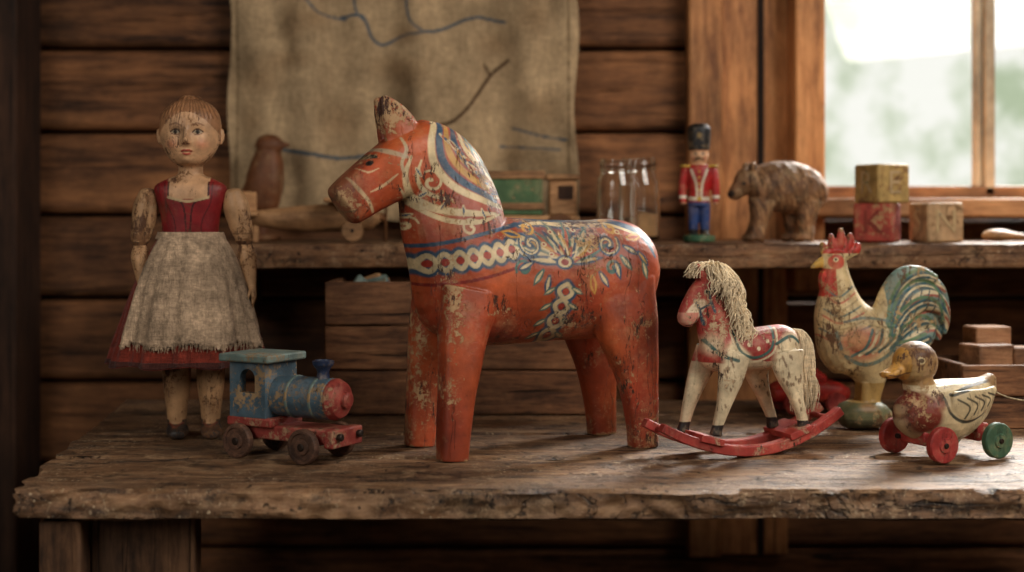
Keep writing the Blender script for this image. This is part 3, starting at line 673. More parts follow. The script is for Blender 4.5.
for y_,rows in [(-16,[(728,354,18,9),(723,376,14,7.5),(716,402,8,6),(709,424,5.5,5),(707,433,6.5,6)]),
                (16,[(716,352,16,9),(706,375,12,7.5),(696,402,7.5,6),(690,424,5.5,5),(688,433,6.5,6)]),
                (-16,[(784,354,20,9.5),(786,374,15.5,8),(793,398,8,6),(800,420,5.5,5),(802,433,6.5,6)]),
                (16,[(774,352,18,9),(768,374,14,7.5),(775,398,8,6),(784,422,5.5,5),(786,433,6.5,6)])]:
    mb.loft([(X(a),y_*(1.0 if i else .8),Zr(r),w_,b_) for i,(a,r,w_,b_) in enumerate(rows)],n=5,e=2.3,cap=.2)
RR=S(168,62,54); CW=S(224,204,168)
def rpaint(V):
    p=Paint(V,RR); x,z=V[:,0],V[:,2]
    A=lambda a,r:(X(a),Zr(r))
    p.ell(A(790,352),(18,24),CW,soft=.4); p.ell(A(706,344),(14,14),CW,soft=.6,a=.8); p.fill(z<Zr(362),CW,.85)
    for c,r in [((729,366),(19,30)),((786,364),(22,30)),((714,366),(17,28)),((770,364),(20,30))]:
        sgn=V[:,1]<0 if c[0] in(729,786) else V[:,1]>0
        p.ell(A(*c),r,CW,sgn&(np.abs(V[:,1])>9),soft=.25)
    p.fill(z<Zr(374),CW)
    p.fill(z<Zr(423),S(46,38,36))
    p.ell(A(689,312),(8,17),S(222,198,168),rot=-.7); p.fill((x<X(693))&(z<Zr(312))&(z>Zr(335)),S(208,136,118))
    p.ell(A(701,292),(3.6,2.8),CW); p.ell(A(701,292),(2.1,2.1),S(15,12,12))
    p.ell(A(684,317),(1.4,1.1),S(60,20,20)); p.stroke([A(682,325),A(688,324),A(694,321)],.7,S(90,25,25))
    p.stroke([A(689,300),A(695,312),A(699,324)],1.5,S(60,80,92)); p.stroke([A(708,280),A(704,296),A(709,312)],1.5,S(60,80,92)); p.stroke([A(695,309),A(706,303)],1.2,S(60,80,92))
    p.ell(A(750,334),(22,22),S(156,48,46)); 
    p.stroke([A(727,328),A(732,350),A(748,358),A(765,350),A(771,328)],1.5,S(64,98,92)); p.stroke([A(724,330),A(729,353),A(748,362),A(768,353),A(774,330)],1.2,CW)
    p.stroke([A(700,340),A(712,354),A(728,360)],1.7,S(64,98,92)); p.stroke([A(771,345),A(788,338),A(800,345)],1.6,S(64,98,92))
    for a,r in[(742,345),(752,349),(762,342)]: p.ell(A(a,r),(2.2,2.2),CW)
    for k in range(40):
        a=random.choice([random.uniform(712,738),random.uniform(772,804)]); r=random.uniform(340 if a>770 else 358,415); p.ell(A(a,r),(1.3,random.uniform(2,4)),S(128,100,76),rot=.3,a=.8)
    p.W+=.08; p.wear(A(715,315),(20,30),.35); p.wear(A(760,335),(30,12),.3)
    return p
M_rock=painted('rocking_horse_paint',None,chip=.592,chipc=S(212,180,142),dark=.640,rough=.5,sc=1.4,edge=.6)
sculpt('carved_horse',mb,.85,2,sr,M_rock,rh,rpaint)
P_runner=painted('runner_red_paint',S(170,62,54),chip=.60,chipc=S(210,166,134),rough=.5,sc=1.1,edge=.3)
HL=103; tipz=lambda t:(29 if t<0 else 37)*abs(t)**2.0
for i,s_ in enumerate((-1,1)):
    m=MB(); rg=[]
    for k in range(61):
        t=-1+2*k/60; x=t*HL; z=tipz(t); dz=2*tipz(t)/(x if abs(x)>1e-6 else 1e9); nl=math.hypot(1,dz); nx_,nz_=-dz/nl,1/nl
        th=10.5-1.5*abs(t)**3; y=s_*19
        rg.append([((x+nx_*th*a)*sr,(y+b_)*sr,(z+nz_*th*a)*sr) for (a,b_) in [(0,-5.5),(0,5.5),(1,5.5),(1,-5.5)]])
    m.rings(rg,Vector(rg[0][0]).lerp(Vector(rg[0][2]),.5),Vector(rg[-1][0]).lerp(Vector(rg[-1][2]),.5))
    obj(f'runner_{i+1}',m,P_runner,rh,.0014,angle=40)
for i,(x,w_) in enumerate([(-48,26),(51,26)]):
    zc=tipz(x/HL)+12; box(f'cross_bar_{i+1}',(x*sr,0,zc*sr),(w_*sr,54*sr,7*sr),P_runner,rh,.001,rot=(0,-math.atan(2*tipz(x/HL)/x),0))
for i,x in enumerate((-88,88)):
    zc=tipz(x/HL)+6; m=MB(); m.lathe(disc(3,36,.5),axis=(0,1,0),seg=14); m.v=[(a*sr,b_*sr,c_*sr) for a,b_,c_ in m.v]; obj(f'tie_rod_{i+1}',m,P_runner,rh,loc=(x*sr,0,zc*sr))
M_hair=fabric('flax_hair',S(240,218,182),.9,2,.2,1500,.25,.5)
def strands(name,roots,fn,n,par,sc_,mat,r0=.9):
    m=MB()
    for k in range(n):
        c=roots(random.random()); path=fn(c); 
        rr=[(*[q_*sc_ for q_ in p_],r0*sc_*(1-.6*i/(len(path)-1)),r0*sc_*(1-.6*i/(len(path)-1))) for i,p_ in enumerate(path)]
        m.loft(rr,seg=5,n=3,cap=.3,ref=(.3,.9,.2))
    return obj(name,m,mat,par)
U=random.uniform
def mroot(t):
    P_=catmull([(X(698),Zr(271)),(X(711),Zr(270)),(X(722),Zr(280)),(X(727),Zr(303)),(X(736),Zr(326))],6); i=t*(len(P_)-1); a=P_[int(i)]; return (a[0]+U(-3,3),U(-6,6),a[1]+U(-3,3),t)
def mfn(c):
    x,y,z,t=c; s=-1 if U(0,1)<.7 else 1; L=U(14,28)*(.6 if t<.15 else 1); o=U(-2,14); wv=U(-3.5,3.5)
    if t<.13: return [(x,y,z),(x-2+U(-3,3),y*1.3,z+5),(x-6,y+U(-4,4),z+3),(x-10+U(-4,4),y+U(-5,5),z-5)]
    return [(x,y,z),(x+o*.5,y+s*5,z+U(2,6)),(x+o+wv,y+s*U(9,13),z-L*.3),(x+o-wv,y+s*U(12,15),z-L*.65),(x+o*.8+U(-6,4),y+s*U(12,16),z-L)]
strands('mane',mroot,mfn,950,rh,sr,M_hair,.85)
def tfn(c):
    a=U(-7,7); b_=U(-6,6); L=U(58,80); wv=U(-3,3)
    return [(X(796)+U(-2,2),U(-3,3),Zr(338)+U(-3,3)),(X(804)+a*.5,b_*.6,Zr(333)),(X(812)+a,b_,Zr(348)),(X(810)+a*1.3+wv,b_*1.2,Zr(370)),(X(813)+a*1.5-wv,b_*1.3,Zr(392)),(X(812)+a*1.6+U(-3,3),b_*1.2,Zr(338)-L)]
strands('tail',lambda t:(0,),tfn,420,rh,sr,M_hair,.85)

# ------------------------------------------------------------ rooster
so=.00124
ro=empty('carved_rooster',(.446,.230,TZ),math.radians(8))
mb=MB(); X=lambda p:(p-865)*1.0; Zr=lambda r:432-r
L2(mb,[(831,257,11.5,10),(832,272,13.5,11),(834,292,19,15),(838,315,29,20),(850,340,39,23),(864,361,33,21),(869,381,17,14),(868,398,12,11),(866,412,13,13)],n=6,cap=.6)
L2(mb,[(824,262,8,7),(816,264,5,4.5),(807,268,1.6,1.6)],n=5,cap=.5)
L2(mb,[(852,346,30,19),(878,336,27,17),(900,316,23,11)],n=6)
for j,(rows) in enumerate([[(878,348,17,9),(905,345,14,6),(926,340,10,4),(936,330,3,2.5)],
    [(880,340,18,9),(905,328,15,6.5),(928,320,12,5),(941,330,7,4),(943,342,3,3)],
    [(880,335,18,9),(902,310,16,6.5),(924,300,13,6),(942,308,10,5),(948,324,5,4),(947,336,2,2)],
    [(882,328,17,9),(898,296,15,6.5),(918,284,13,6),(938,289,10,5),(948,305,7,4),(950,320,3,2)],
    [(884,325,16,8),(890,298,13,6),(903,279,11,5),(922,275,8,5),(938,281,5,4)]]):
    mb.loft([(X(a),(-4,2,-3,3,-1)[j],Zr(r),w_,b_*1.1) for a,r,w_,b_ in rows],n=5,cap=.5)
for a,r,h in [(821,251,8),(829,245,10),(838,240,11),(847,243,9),(854,250,6)]:
    mb.loft([(X(832)+ (a-832)*.45,0,Zr(256),5.5,3.4),(X(a),0,Zr(r),5.2,3),(X(a)-.5+(a-838)*.15,0,Zr(r-h),2.4,2)],n=4,cap=.6,seg=14)
mb.ell((X(821),-3,Zr(281)),(6,3.5,11)); mb.ell((X(821),3,Zr(281)),(6,3.5,11))
for s_ in(-1,1):
    mb.loft([(X(834),s_*15,Zr(336),10,6),(X(854),s_*20,Zr(340),16,6),(X(876),s_*17,Zr(338),11,5),(X(894),s_*12,Zr(330),4,3)],n=5)
    mb.loft([(X(862),s_*7,Zr(385),6,5),(X(860),s_*8,Zr(408),5,5)],n=4)
mb.loft([(X(840),0,Zr(420),11,15),(X(850),0,Zr(417),14,20),(X(872),0,Zr(417),14,21),(X(884),0,Zr(421),10,16)],ref=(0,1,0),n=5,e=2.8,cap=.4)
def opaint(V):
    p=Paint(V,S(202,178,132)); x,y,z=V[:,0],V[:,1],V[:,2]; A=lambda a,r:(X(a),Zr(r))
    TE=S(72,106,104); PK=S(188,96,74); rd=S(176,52,42)
    tail=(x>X(888)+ (z-Zr(330))*-.15); p.fill(tail,S(112,132,122))
    FE=[[(884,330),(894,300),(908,282),(926,276),(944,284)],[(884,336),(900,302),(918,288),(938,291),(949,312)],[(884,342),(903,316),(924,304),(942,311),(948,330)],[(886,346),(906,332),(928,323),(942,336)],[(888,350),(908,348),(928,341)]]
    for pts in FE:
        o=lambda d:[A(a+d*.6,r+d) for a,r in pts]
        p.stroke(o(0),3.8,S(52,90,98)); p.stroke(o(0),1.0,S(208,192,156)); p.stroke(o(6),2.0,S(206,188,150)); p.stroke(o(9.5),1.4,S(150,76,60)); p.stroke(o(-5.5),1.6,S(88,120,88))
        for k in range(1,len(pts)):
            a,r=pts[k]; b_,r2=pts[k-1]
            for t in(.2,.6): 
                mx_,mr=(a*t+b_*(1-t)),(r*t+r2*(1-t)); p.stroke([A(mx_,mr),A(mx_-3,mr+8)],.7,S(50,72,76),n=1)
    p.fill((z>Zr(254))&(x<X(862)),rd); p.fill((z>Zr(297))&(z<Zr(269))&(x<X(829)),rd)
    p.ell(A(830,262),(9,8),S(190,80,60)); p.ell(A(829,260),(2.8,2.6),S(232,214,170)); p.ell(A(829,260),(1.5,1.5),S(15,15,15))
    p.fill((x<X(818))&(z>Zr(273)),S(206,164,80))
    for k in range(8):
        r0=282+k*6.5
        p.stroke([A(820-k*1.2,r0+8,),A(830,r0+15),A(846+k*2.4,r0+5)],1.0,(TE,PK,S(160,138,98))[k%3],a=.85)
    p.ell(A(852,344),(27,20),PK,soft=.5); p.ell(A(846,340),(15,12),S(208,150,108),soft=.5)
    for k in range(7): p.stroke([A(842+k*7,356-k),A(854+k*7,348-k*1.5),A(862+k*6,330)],1.6,(TE,S(222,205,165))[k%2])
    p.stroke([A(826,332),A(834,354),A(856,365),A(884,354),A(896,338)],2.0,TE,a=.85); p.stroke([A(834,322),A(856,318),A(884,322)],1.4,TE,a=.8)
    for k in range(30):
        a,r=U(820,882),U(300,378); p.stroke([A(a,r),A(a+U(2,4),r+4),A(a+U(5,7),r)],.6,S(146,122,90),a=.7)
    p.fill(z<Zr(384),S(176,142,84)); p.fill(z<Zr(404),S(104,104,74)); p.fill((z<Zr(420)),S(76,74,54))
    p.ell(A(860,408),(12,6),S(150,116,76),soft=.6)
    p.W+=.15
    return p
M_roo=painted('rooster_paint',None,chip=.592,chipc=S(190,156,110),dark=.625,darkc=S(92,64,42),rough=.45,sc=1.1,edge=.6)
sculpt('carved_body',mb,.90,1,so,M_roo,ro,opaint,ldp)

# ------------------------------------------------------------ duck pull toy
sk=.00111
du=empty('duck_pull_toy',(.482,.030,TZ),math.radians(25))
mb=MB(); X=lambda p:(p-950)*1.06; Zr=lambda r:458-r
L2(mb,[(904,405,14,14),(912,410,25,22),(932,413,31,27),(958,412,32,27),(980,405,26,23),(998,394,16,14),(1009,382,6,7)],n=6,cap=.5)
L2(mb,[(925,400,22,18),(920,384,16,15),(918,372,15,15)],n=5)
mb.ell((X(916),0,Zr(363)),(24,20,22))
L2(mb,[(903,366,10,9),(893,370,7,9),(884,373,4.5,9),(879,373,3,7)],n=5,cap=.6)
for s_ in(-1,1): mb.loft([(X(940),s_*24,Zr(402),12,4),(X(958),s_*26,Zr(405),16,5),(X(980),s_*23,Zr(400),11,4),(X(998),s_*17,Zr(392),4,3)],n=5)
def upaint(V):
    p=Paint(V,S(214,192,150)); x,y,z=V[:,0],V[:,1],V[:,2]; A=lambda a,r:(X(a),Zr(r))
    br=S(124,50,36)
    p.fill(z>Zr(384),S(164,126,78)); p.ell(A(915,350),(22,10),S(122,86,54),soft=.5)
    p.ell(A(908,372),(16,9),S(192,160,108),soft=.6)
    p.stroke([A(898,386),A(915,388),A(940,384)],2.6,S(225,206,170))
    p.ell(A(912,412),(20,24),br,soft=.3); p.ell(A(905,398),(11,9),br); p.ell(A(928,400),(7,10),br,soft=.6)
    p.ell(A(920,436),(16,8),S(200,166,124),soft=.5)
    p.fill((x<X(901))&(z>Zr(381)),S(204,150,72)); p.stroke([A(880,373),A(890,374),A(900,371)],.8,S(110,70,35))
    p.ell(A(909,359),(4.2,3.8),S(220,200,150)); p.ell(A(909,359),(2.6,2.6),S(15,12,12))
    p.stroke([A(932,396),A(937,412),A(955,421),A(980,413),A(1000,394)],1.6,S(70,70,60))
    for k in range(5): p.stroke([A(944+k*10,398-k),A(956+k*10,406-k*2),A(952+k*10,417-k*3.4)],1.1,S(88,82,66))
    p.stroke([A(940,394),A(965,388),A(1000,384)],1.3,S(70,70,60))
    p.ell(A(1004,386),(9,6),S(150,116,78),soft=.5); p.W+=.12; p.wear(A(915,415),(25,28),.3)
    return p
sculpt('carved_duck',mb,.85,2,sk,painted('duck_paint',None,chip=.590,chipc=S(196,158,114),dark=.625,darkc=S(88,56,38),rough=.45,sc=1.1,edge=.6),du,upaint)
P_dr=painted('wheel_red_paint',S(160,52,48),chip=.60,chipc=S(200,150,120),rough=.5,sc=1.4,edge=.3)
P_dg=painted('wheel_green_paint',S(66,98,74),chip=.60,chipc=S(190,160,110),rough=.5,sc=1.4,edge=.3)
for i,(u,s_,mt) in enumerate([(-.036,-1,P_dr),(-.036,1,P_dr),(.042,-1,P_dg),(.042,1,P_dg)]):
    lathe(f'wheel_{i+1}',[(.004,-.0062),(.0075,-.0060),(.0085,-.0045),(.0185,-.0045),(.0198,-.003),(.0198,.003),(.0185,.0045),(.006,.0045)],(u,s_*.039,.0198),(0,1,0) if s_<0 else (0,-1,0),mt,du,40)
    lathe(f'hub_{i+1}',disc(.0030,.016,.0006),(u,s_*.039,.0198),(0,1,0),M_iron,du,16)
for i,u in enumerate((-.036,.042)): lathe(f'axle_{i+1}',disc(.0024,.08,.0004),(u,0,.0198),(0,1,0),M_iron,du,14)
box('axle_block_front',(-.036,0,.024),(.016,.040,.016),P_dr,du,.002); box('axle_block_rear',(.042,0,.026),(.016,.036,.020),P_dr,du,.002)
mb=MB(); mb.loft([(.066,0,.072,.0008,.0008),(.085,-.01,.062,.0008,.0008),(.115,-.03,.052,.0008,.0008),(.14,-.03,.02,.0008,.0008),(.17,-.02,.0015,.0008,.0008),(.25,0,.0015,.0008,.0008)],seg=8,n=8)
obj('pull_string',mb,fabric('string_mat',S(190,172,136)),du)

# ------------------------------------------------------------ soldier
ss=.00145
sx_=empty('toy_soldier',(.271,.50,SH),math.radians(-6))
mb=MB(); 
mb.lathe([(15,0),(16,1),(16,6),(14.5,7)],seg=36)
for s_ in(-1,1):
    mb.loft([(s_*5.5,0,6,4.6,5),(s_*5.5,0,20,5,5),(s_*5.5,0,38,5.8,5.8)],n=4,cap=.2)
    mb.loft([(s_*5.5,3,8,4.5,3),(s_*5.5,-4,8,4.6,3.2),(s_*5.8,-8,7.5,3.5,2.4)],ref=(0,0,1),n=3,cap=.5)
    mb.loft([(s_*13.5,0,72,4.4,4.6),(s_*16,0,60,4.4,4.6),(s_*16.5,-1,46,3.9,4.2),(s_*15.8,-2,39,3.0,3.6)],n=4,cap=.6)
    mb.lathe([(5.5,0),(5.5,2)],(s_*13.5,0,75),seg=18)
mb.loft([(0,0,36,11,8),(0,0,50,10.5,8),(0,0,64,13,9),(0,0,74,12.5,8),(0,0,78,6,6)],n=5,cap=.1)
mb.ell((0,0,86),(9.5,9,10)); mb.ell((0,-9,85),(1.8,2,2))
mb.loft([(0,0,92,10.5,10),(0,0,104,11.5,10.5),(0,0,113,11.5,10.5),(0,0,116,9.5,9)],n=4,cap=.3)
def sp(V):
    p=Paint(V,S(172,32,32)); x,y,z=V[:,0],V[:,1],V[:,2]; F=y<0
    p.fill(z<39.5,S(44,68,122)); p.fill((z<39.5)&(np.abs(x)>11.3),S(226,176,140)); p.fill(z<13,S(30,28,30)); p.fill(z<7.3,S(52,92,66))
    p.fill((z>77)&(z<93),S(224,172,132)); p.fill(z>91.5,S(26,26,30)); p.fill((y>2)&(z>80)&(z<93),S(60,35,25))
    p.stroke([(-8,72),(-3,58),(-2,46)],1.2,S(224,212,186),F); p.stroke([(8,72),(3,58),(2,46)],1.2,S(224,212,186),F)
    for k in range(4): p.ell((0,70-k*6),(1.2,1.2),S(215,175,70),F)
    p.fill((np.abs(z-43)<1.7)&(np.abs(x)<12),S(230,220,196)); p.ell((0,43),(2.4,2.4),S(215,175,70),F)
    p.fill((np.abs(x)>9)&(z>74.5)&(z<78),S(215,175,70)); p.fill((np.abs(x)>11.5)&(np.abs(z-45)<1.4),S(235,228,210))
    p.ell((0,106),(2.2,3.0),S(110,88,48),F)
    for s_ in(-1,1): p.ell((s_*3.6,88),(1.3,1.3),S(20,16,16),F); p.ell((s_*5.5,83.5),(2,1.6),S(214,110,90),F,soft=.8)
    p.stroke([(-4,82.2),(0,83.2),(4,82.2)],.9,S(50,30,22),F)
    return p
sculpt('carved_figure',mb,.75,1,ss,painted('soldier_paint',None,chip=.62,dark=.67,rough=.4,sc=1.5,edge=.2,crk=.3),sx_,sp)

# ------------------------------------------------------------ bear
sb=.00146
be=empty('carved_bear',(.390,.525,SH),math.radians(8))
mb=MB(); X=lambda p:(p-780)*1.02; Zr=lambda r:241-r
L2(mb,[(757,192,20,17),(770,187,25,21),(788,186,26,22),(804,190,25,22),(815,196,20,19),(821,203,11,12)],n=6,e=2.2,cap=.4)
L2(mb,[(768,186,22,17),(757,182,18,15),(748,182,15,14),(741,188,9.5,9),(735,193,7,7),(732,195,5,5.5)],n=6,cap=.5)
for s_ in(-1,1): mb.ell((X(751),s_*11,Zr(166)),(4.5,3,5))
for a,s_,b0 in[(758,-1,756),(764,1,760),(805,-1,806),(798,1,800)]:
    L2(mb,[(a+3,200,14,9),(a,218,9.5,8.5),(b0-1,232,8,8),(b0-3,238,9.5,8.5)],y=s_*12,n=5,cap=.2)
    mb.ell((X(b0-7),s_*12,Zr(237)),(7,7.5,4.5))
mb.ell((X(823),0,Zr(196)),(4,3.5,5))
def bp(V):
    p=Paint(V,S(132,92,60)); A=lambda a,r:(X(a),Zr(r)); x,z=V[:,0],V[:,2]
    p.ell(A(742,183),(2,2),S(20,14,10)); p.ell(A(731,193),(4,3.5),S(30,20,15)); p.stroke([A(733,200),A(741,199)],.8,S(40,24,16))
    for k in range(260):
        a=U(745,828); r=U(163,228); p.stroke([A(a,r),A(a+U(1,4),r+U(5,10))],.5,S(80,52,32) if k%2 else S(176,132,90),n=1)
    return p
def bd(V):
    V=V.copy(); f=np.array([mnoise.noise(Vector((x*.16,y*.16,z*.09))) for x,y,z in V])
    V[:,1]+=np.sign(V[:,1])*f*1.3; V[:,2]=np.maximum(V[:,2]+f*.6*(V[:,2]>6),0); return V
sculpt('carved_body',mb,1.0,1,sb,painted('bear_carved_wood',None,chip=.66,dark=.63,darkc=S(56,36,22),rough=.6,sc=1.2,edge=1.0,grimy=.55),be,bp,bd)

# ------------------------------------------------------------ blocks
def letter(ch,par,loc,rot,size,mat):
    c=bpy.data.curves.new('letter','FONT'); c.body=ch; c.size=size; c.extrude=.0004; c.align_x='CENTER'; c.align_y='CENTER'
    o=bpy.data.objects.new('letter_'+ch.lower(),c); link(o,par); o.location=loc; o.rotation_euler=rot; c.materials.append(mat)
def tblock(name,loc,rz,s,mat,lmat,chs):
    e=empty(name,loc,math.radians(rz)); box('cube_body',(0,0,s/2),(s,s,s),mat,e,.0035)
    for (ch,dx,dy,rot) in [(chs[0],0,-1,0),(chs[1],1,0,90),(chs[2],-1,0,-90)]:
        r=math.radians(rot); h=s/2+.0002
        letter(ch,e,(dx*(h+.0004),dy*(h+.0004),s/2),(math.pi/2,0,r),s*.85,lmat)
    return e
P_bl1=painted('block_red_paint',S(160,62,50),chip=.58,chipc=S(196,152,108),sc=1.1,rough=.6,edge=.4,grimy=.55)
P_bl2=painted('block_ochre_paint',S(184,152,92),chip=.59,chipc=S(160,120,80),sc=1.1,rough=.6,edge=.4,grimy=.55)
P_bl3=painted('block_natural_wood',S(184,148,108),chip=.60,chipc=S(130,95,62),sc=1.1,rough=.6,edge=.4,grimy=.55)
P_lg=painted('letter_green',S(82,110,62),chip=.64,rough=.6); P_lb=painted('letter_blue',S(60,78,104),chip=.66,rough=.6); P_lr=painted('letter_dark_red',S(112,36,30),chip=.66,chipc=S(140,60,48),rough=.6)
tblock('alphabet_block',(.529,.50,SH),-28,.056,P_bl1,P_lr,'KAM')
tblock('alphabet_block',(.536,.502,SH+.0563),24,.056,P_bl2,P_lg,'EBR')
tblock('alphabet_block',(.614,.50,SH),12,.057,P_bl3,P_lb,'NZS')
sp_=empty('wooden_spoon',(.735,.50,SH),math.radians(8))
mb=MB(); mb.loft([(-.055,0,.010,.004,.006),(-.045,0,.011,.008,.017),(-.028,0,.011,.009,.021),(-.010,0,.010,.006,.012),(.01,0,.008,.005,.006),(.06,0,.007,.0045,.005),(.12,0,.006,.005,.0065)],n=6,cap=.5)
sculpt('spoon_body',mb,.0012,2,1,wood('spoon_wood',S(186,142,98),S(140,98,62),None,0,2,.55,.3,crack=False),sp_,None,lambda V:V-np.array([0,0,V[:,2].min()]))

# ------------------------------------------------------------ jars
gm,nt,b=newmat('jar_glass',.05); b.inputs['Transmission Weight'].default_value=1; b.inputs['IOR'].default_value=1.45; b.inputs['Base Color'].default_value=(.97,.99,.98,1)
M_pow=flat('brown_powder',S(200,152,104),.95)
def jar(loc,R,H,fill):
    ja=empty('glass_jar',loc,0); n=R*.80
    lathe('jar_glass',[(R*.7,.0),(R*.93,.001),(R,.006),(R,H*.66),(R*.96,H*.75),(n,H*.82),(n*.99,H*.845),(n*1.06,H*.86),(n*1.06,H*.885),(n,H*.90),(n*1.06,H*.925),(n*1.06,H*.95),(n*.99,H*.965),(n*.99,H),(n*.92,H),(n*.92,H*.82),(R*.88,H*.75),(R*.92,H*.66),(R*.92,.008),(R*.7,.005)],(0,0,0),(0,0,1),gm,ja,56)
    lathe('jar_contents',[(R*.7,.0056),(R*.90,.0085),(R*.905,fill),(R*.7,fill+.002),(R*.3,fill+.005)],(0,0,0),(0,0,1),M_pow,ja,40)
jar((.1515,.495,SH),.0295,.120,.026)
jar((.190,.560,SH),.0305,.124,.040)

# ------------------------------------------------------------ toy airplane + bird + truck on shelf
M_tw=wood('toy_beech_wood',S(160,118,80),S(108,74,48),S(184,142,100),0,1.6,.6,.3,crack=False)
M_tw2=wood('toy_dark_wood',S(118,78,48),S(78,48,28),None,0,1.6,.6,.3,crack=False)
ap=empty('toy_airplane',(-.285,.53,SH),math.radians(6))
mb=MB(); mb.loft([(-.115,0,.036,.006,.006),(-.08,0,.034,.013,.012),(-.02,0,.034,.019,.017),(.04,0,.036,.021,.019),(.075,0,.036,.019,.018),(.085,0,.036,.012,.012)],n=5)
obj('fuselage',mb,M_tw,ap)
box('wing',(.035,0,.060),(.05,.20,.007),M_tw,ap,.003); box('tailplane',(-.10,0,.040),(.03,.09,.005),M_tw,ap,.002); box('fin',(-.103,0,.056),(.028,.005,.034),M_tw,ap,.002)
for s_ in(-1,1): 
    lathe(f'wheel_{s_}',disc(.016,.009),(.05,s_*.03,.016),(0,1,0),M_tw,ap,28); box(f'strut_{s_}',(.05,s_*.018,.030),(.01,.006,.03),M_tw,ap,.001)
lathe('wheel_axle',disc(.003,.07),(.05,0,.016),(0,1,0),M_iron,ap,12); box('tail_skid',(-.09,0,.014),(.008,.008,.028),M_tw,ap,.001)
lathe('nose_hub',disc(.006,.014),(.094,0,.036),(1,0,0),M_tw2,ap,16); box('propeller',(.099,0,.036),(.004,.012,.08),M_tw2,ap,.0015,rot=(.5,0,0))
bi=empty('carved_bird',(-.382,.66,SH),math.radians(-10))
mb=MB(); q2=.00152
mb.loft([(-6,0,36,18,14),(-3,0,58,20,17),(0,0,78,17,15),(1,0,90,13,12)],n=5,e=2.1); mb.ell((2,0,97),(15,12,12))
mb.loft([(14,0,98,4.5,4),(24,0,97,1.5,1.5)],n=4); mb.loft([(-14,0,52,12,9),(-26,0,36,7,7),(-32,0,22,3,5)],n=4); mb.loft([(-4,0,0,6,6),(-5,0,35,5,5)],n=3); mb.lathe([(18,0),(18,5)],(-4,0,0))
sculpt('bird_body',mb,1.2,3,q2,painted('bird_wood',S(122,74,44),chip=.66,rough=.55,sc=1,edge=.3),bi)
tk=empty('toy_truck',(.015,.57,SH),math.radians(0))
P_tg=painted('truck_green_paint',S(78,108,72),chip=.63,sc=1,rough=.6,edge=.3)
box('bed',(0,0,.030),(.17,.075,.016),M_tw,tk,.002); box('cargo_box',(-.02,0,.066),(.10,.07,.055),P_tg,tk,.003); box('cargo_lid',(-.02,0,.098),(.108,.076,.012),M_tw,tk,.002)
box('cargo_rail',(-.02,-.036,.052),(.106,.004,.010),M_tw,tk,.001)
box('cab_body',(.060,0,.064),(.042,.07,.052),M_tw,tk,.004); box('cab_roof',(.060,0,.095),(.050,.076,.008),M_tw,tk,.003); box('cab_window',(.064,-.0355,.072),(.022,.001,.020),M_dark,tk,.0002)
for i,(u,s_) in enumerate([(-.055,-1),(-.055,1),(.055,-1),(.055,1)]): lathe(f'wheel_{i+1}',disc(.021,.011),(u,s_*.044,.021),(0,1,0),M_tw2,tk,30)
for i,u in enumerate((-.055,.055)): lathe(f'axle_{i+1}',disc(.004,.09),(u,0,.021),(0,1,0),M_iron,tk,12)

# ------------------------------------------------------------ crates
M_cr=wood('crate_wood',S(112,74,48),S(56,35,23),S(142,100,68),0,1.1,.7,.8,vary=.2)
cr=empty('wooden_crate',(-.066,.43,TZ))
W,Dp,Hc=.372,.145,.180
for i in range(3):
    h=Hc/3; box(f'front_slat_{i+1}',(0,-Dp/2,h*(i+.5)),(W,.012,h-.002),M_cr,cr,.002); box(f'back_slat_{i+1}',(0,Dp/2,h*(i+.5)),(W,.012,h-.002),M_cr,cr,.002)
for s_ in(-1,1): box(f'end_{s_}',(s_*(W/2-.007),0,Hc/2),(.012,Dp-.014,Hc-.002),M_cr,cr,.002)
box('bottom',(0,0,.008),(W-.03,Dp-.02,.012),M_cr,cr,.001)
box('loose_part_base',(-.135,-.045,.08),(.07,.03,.13),M_tw2,cr,.002)
for i in range(9): 
    box(f'loose_part_{i+1}',(-.16+U(-.006,.05),-.05+U(-.004,.015),.158+U(.0,.022)),(U(.02,.035),.010,U(.010,.022)),[P_blue,M_tw,P_roof][i%3],cr,.002,rot=(U(-.4,.4),U(-.7,.7),U(-.5,.5)))
c2=empty('block_crate',(.665,.30,TZ),math.radians(4))
for i in range(2):
    box(f'front_slat_{i+1}',(0,-.065,.0195+.041*i),(.21,.010,.039),M_cr,c2,.002); box(f'back_slat_{i+1}',(0,.065,.0195+.041*i),(.21,.010,.039),M_cr,c2,.002)
for s_ in(-1,1): box(f'end_{s_}',(s_*.1,0,.041),(.010,.118,.08),M_cr,c2,.002)
box('bottom',(0,0,.006),(.19,.118,.01),M_cr,c2,.001)
M_bk=wood('building_block_wood',S(140,98,68),S(96,62,42),S(164,122,88),0,1.8,.65,.3,crack=False,vary=.3)
for i,(x,y,z,d_,r_) in enumerate([(-.06,-.02,.035,(.06,.05,.05),.2),(.02,-.02,.035,(.07,.05,.05),-.1),(.07,.02,.035,(.04,.05,.05),.1),(-.05,-.01,.082,(.055,.045,.04),.3),(.012,-.015,.080,(.06,.04,.036),-.2),(-.035,.025,.1,(.05,.04,.045),.1),(.065,-.01,.082,(.05,.05,.04),.2)]):
    box(f'block_{i+1}',(x,y,z),d_,M_bk,c2,.003,rot=(0,0,r_))
rc=empty('toy_car',(.405,.385,TZ),math.radians(10))
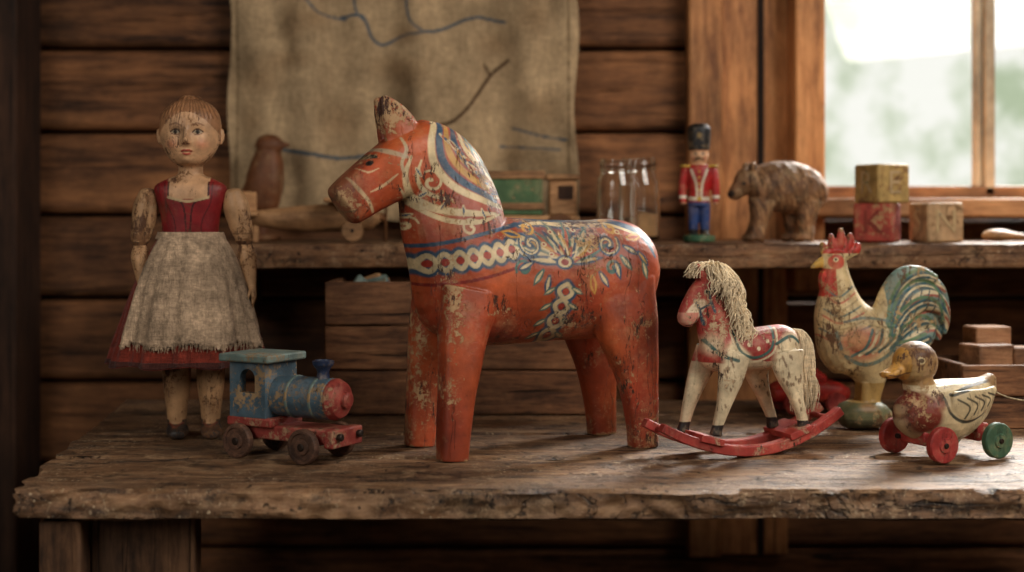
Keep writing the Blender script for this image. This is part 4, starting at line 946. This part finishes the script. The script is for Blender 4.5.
P_rc=painted('toy_car_red',S(176,44,38),chip=.64,sc=1,rough=.4,edge=.2)
mb=MB(); mb.loft([(-.05,0,.026,.012,.022),(-.03,0,.028,.016,.025),(.03,0,.028,.015,.025),(.05,0,.025,.010,.021)],n=5,e=3); mb.loft([(-.025,0,.045,.010,.019),(0,0,.048,.014,.020),(.018,0,.044,.009,.018)],n=4,e=2.6)
obj('body',mb,P_rc,rc)
for i,(u,s_) in enumerate([(-.03,-1),(-.03,1),(.03,-1),(.03,1)]): lathe(f'wheel_{i+1}',disc(.0145,.009),(u,s_*.026,.0145),(0,1,0),P_dr,rc,28)

# ------------------------------------------------------------ lights & world
def area(name,loc,target,size,power,col,sy=None):
    l=bpy.data.lights.new(name,'AREA'); l.energy=power; l.color=col; l.size=size
    if sy: l.shape='RECTANGLE'; l.size_y=sy
    o=bpy.data.objects.new(name,l); coll.objects.link(o); o.location=loc
    o.rotation_euler=(Vector(target)-Vector(loc)).to_track_quat('-Z','Y').to_euler(); return o
area('garden_skylight',(1.45,1.75,2.25),(.15,.1,.85),.9,220,(1,.98,.92))
area('right_key_light',(1.25,-1.0,1.95),(.0,.15,.85),1.0,27,(1,.93,.83))  # unseen area lamp added as a soft key from the front right
area('left_fill_light',(-1.3,-1.5,1.7),(-.2,.1,.85),1.0,16,(1,.93,.82))  # unseen fill lamp added at front left to lift the shaded side
w=bpy.data.worlds.new('world'); bpy.context.scene.world=w; w.use_nodes=True
w.node_tree.nodes['Background'].inputs[0].default_value=(.95,.86,.75,1); w.node_tree.nodes['Background'].inputs[1].default_value=.11
cam=bpy.data.cameras.new('camera'); cam.lens=50; cam.sensor_width=36; cam.shift_y=-71/1024
cam.dof.use_dof=True; cam.dof.focus_distance=1.60; cam.dof.aperture_fstop=2.8; cam.clip_start=.05
co_=bpy.data.objects.new('camera',cam); coll.objects.link(co_); co_.location=(0,-1.56,TZ+.269); co_.rotation_euler=(math.pi/2,0,0)
bpy.context.scene.camera=co_
bpy.context.scene.view_settings.view_transform='Standard'
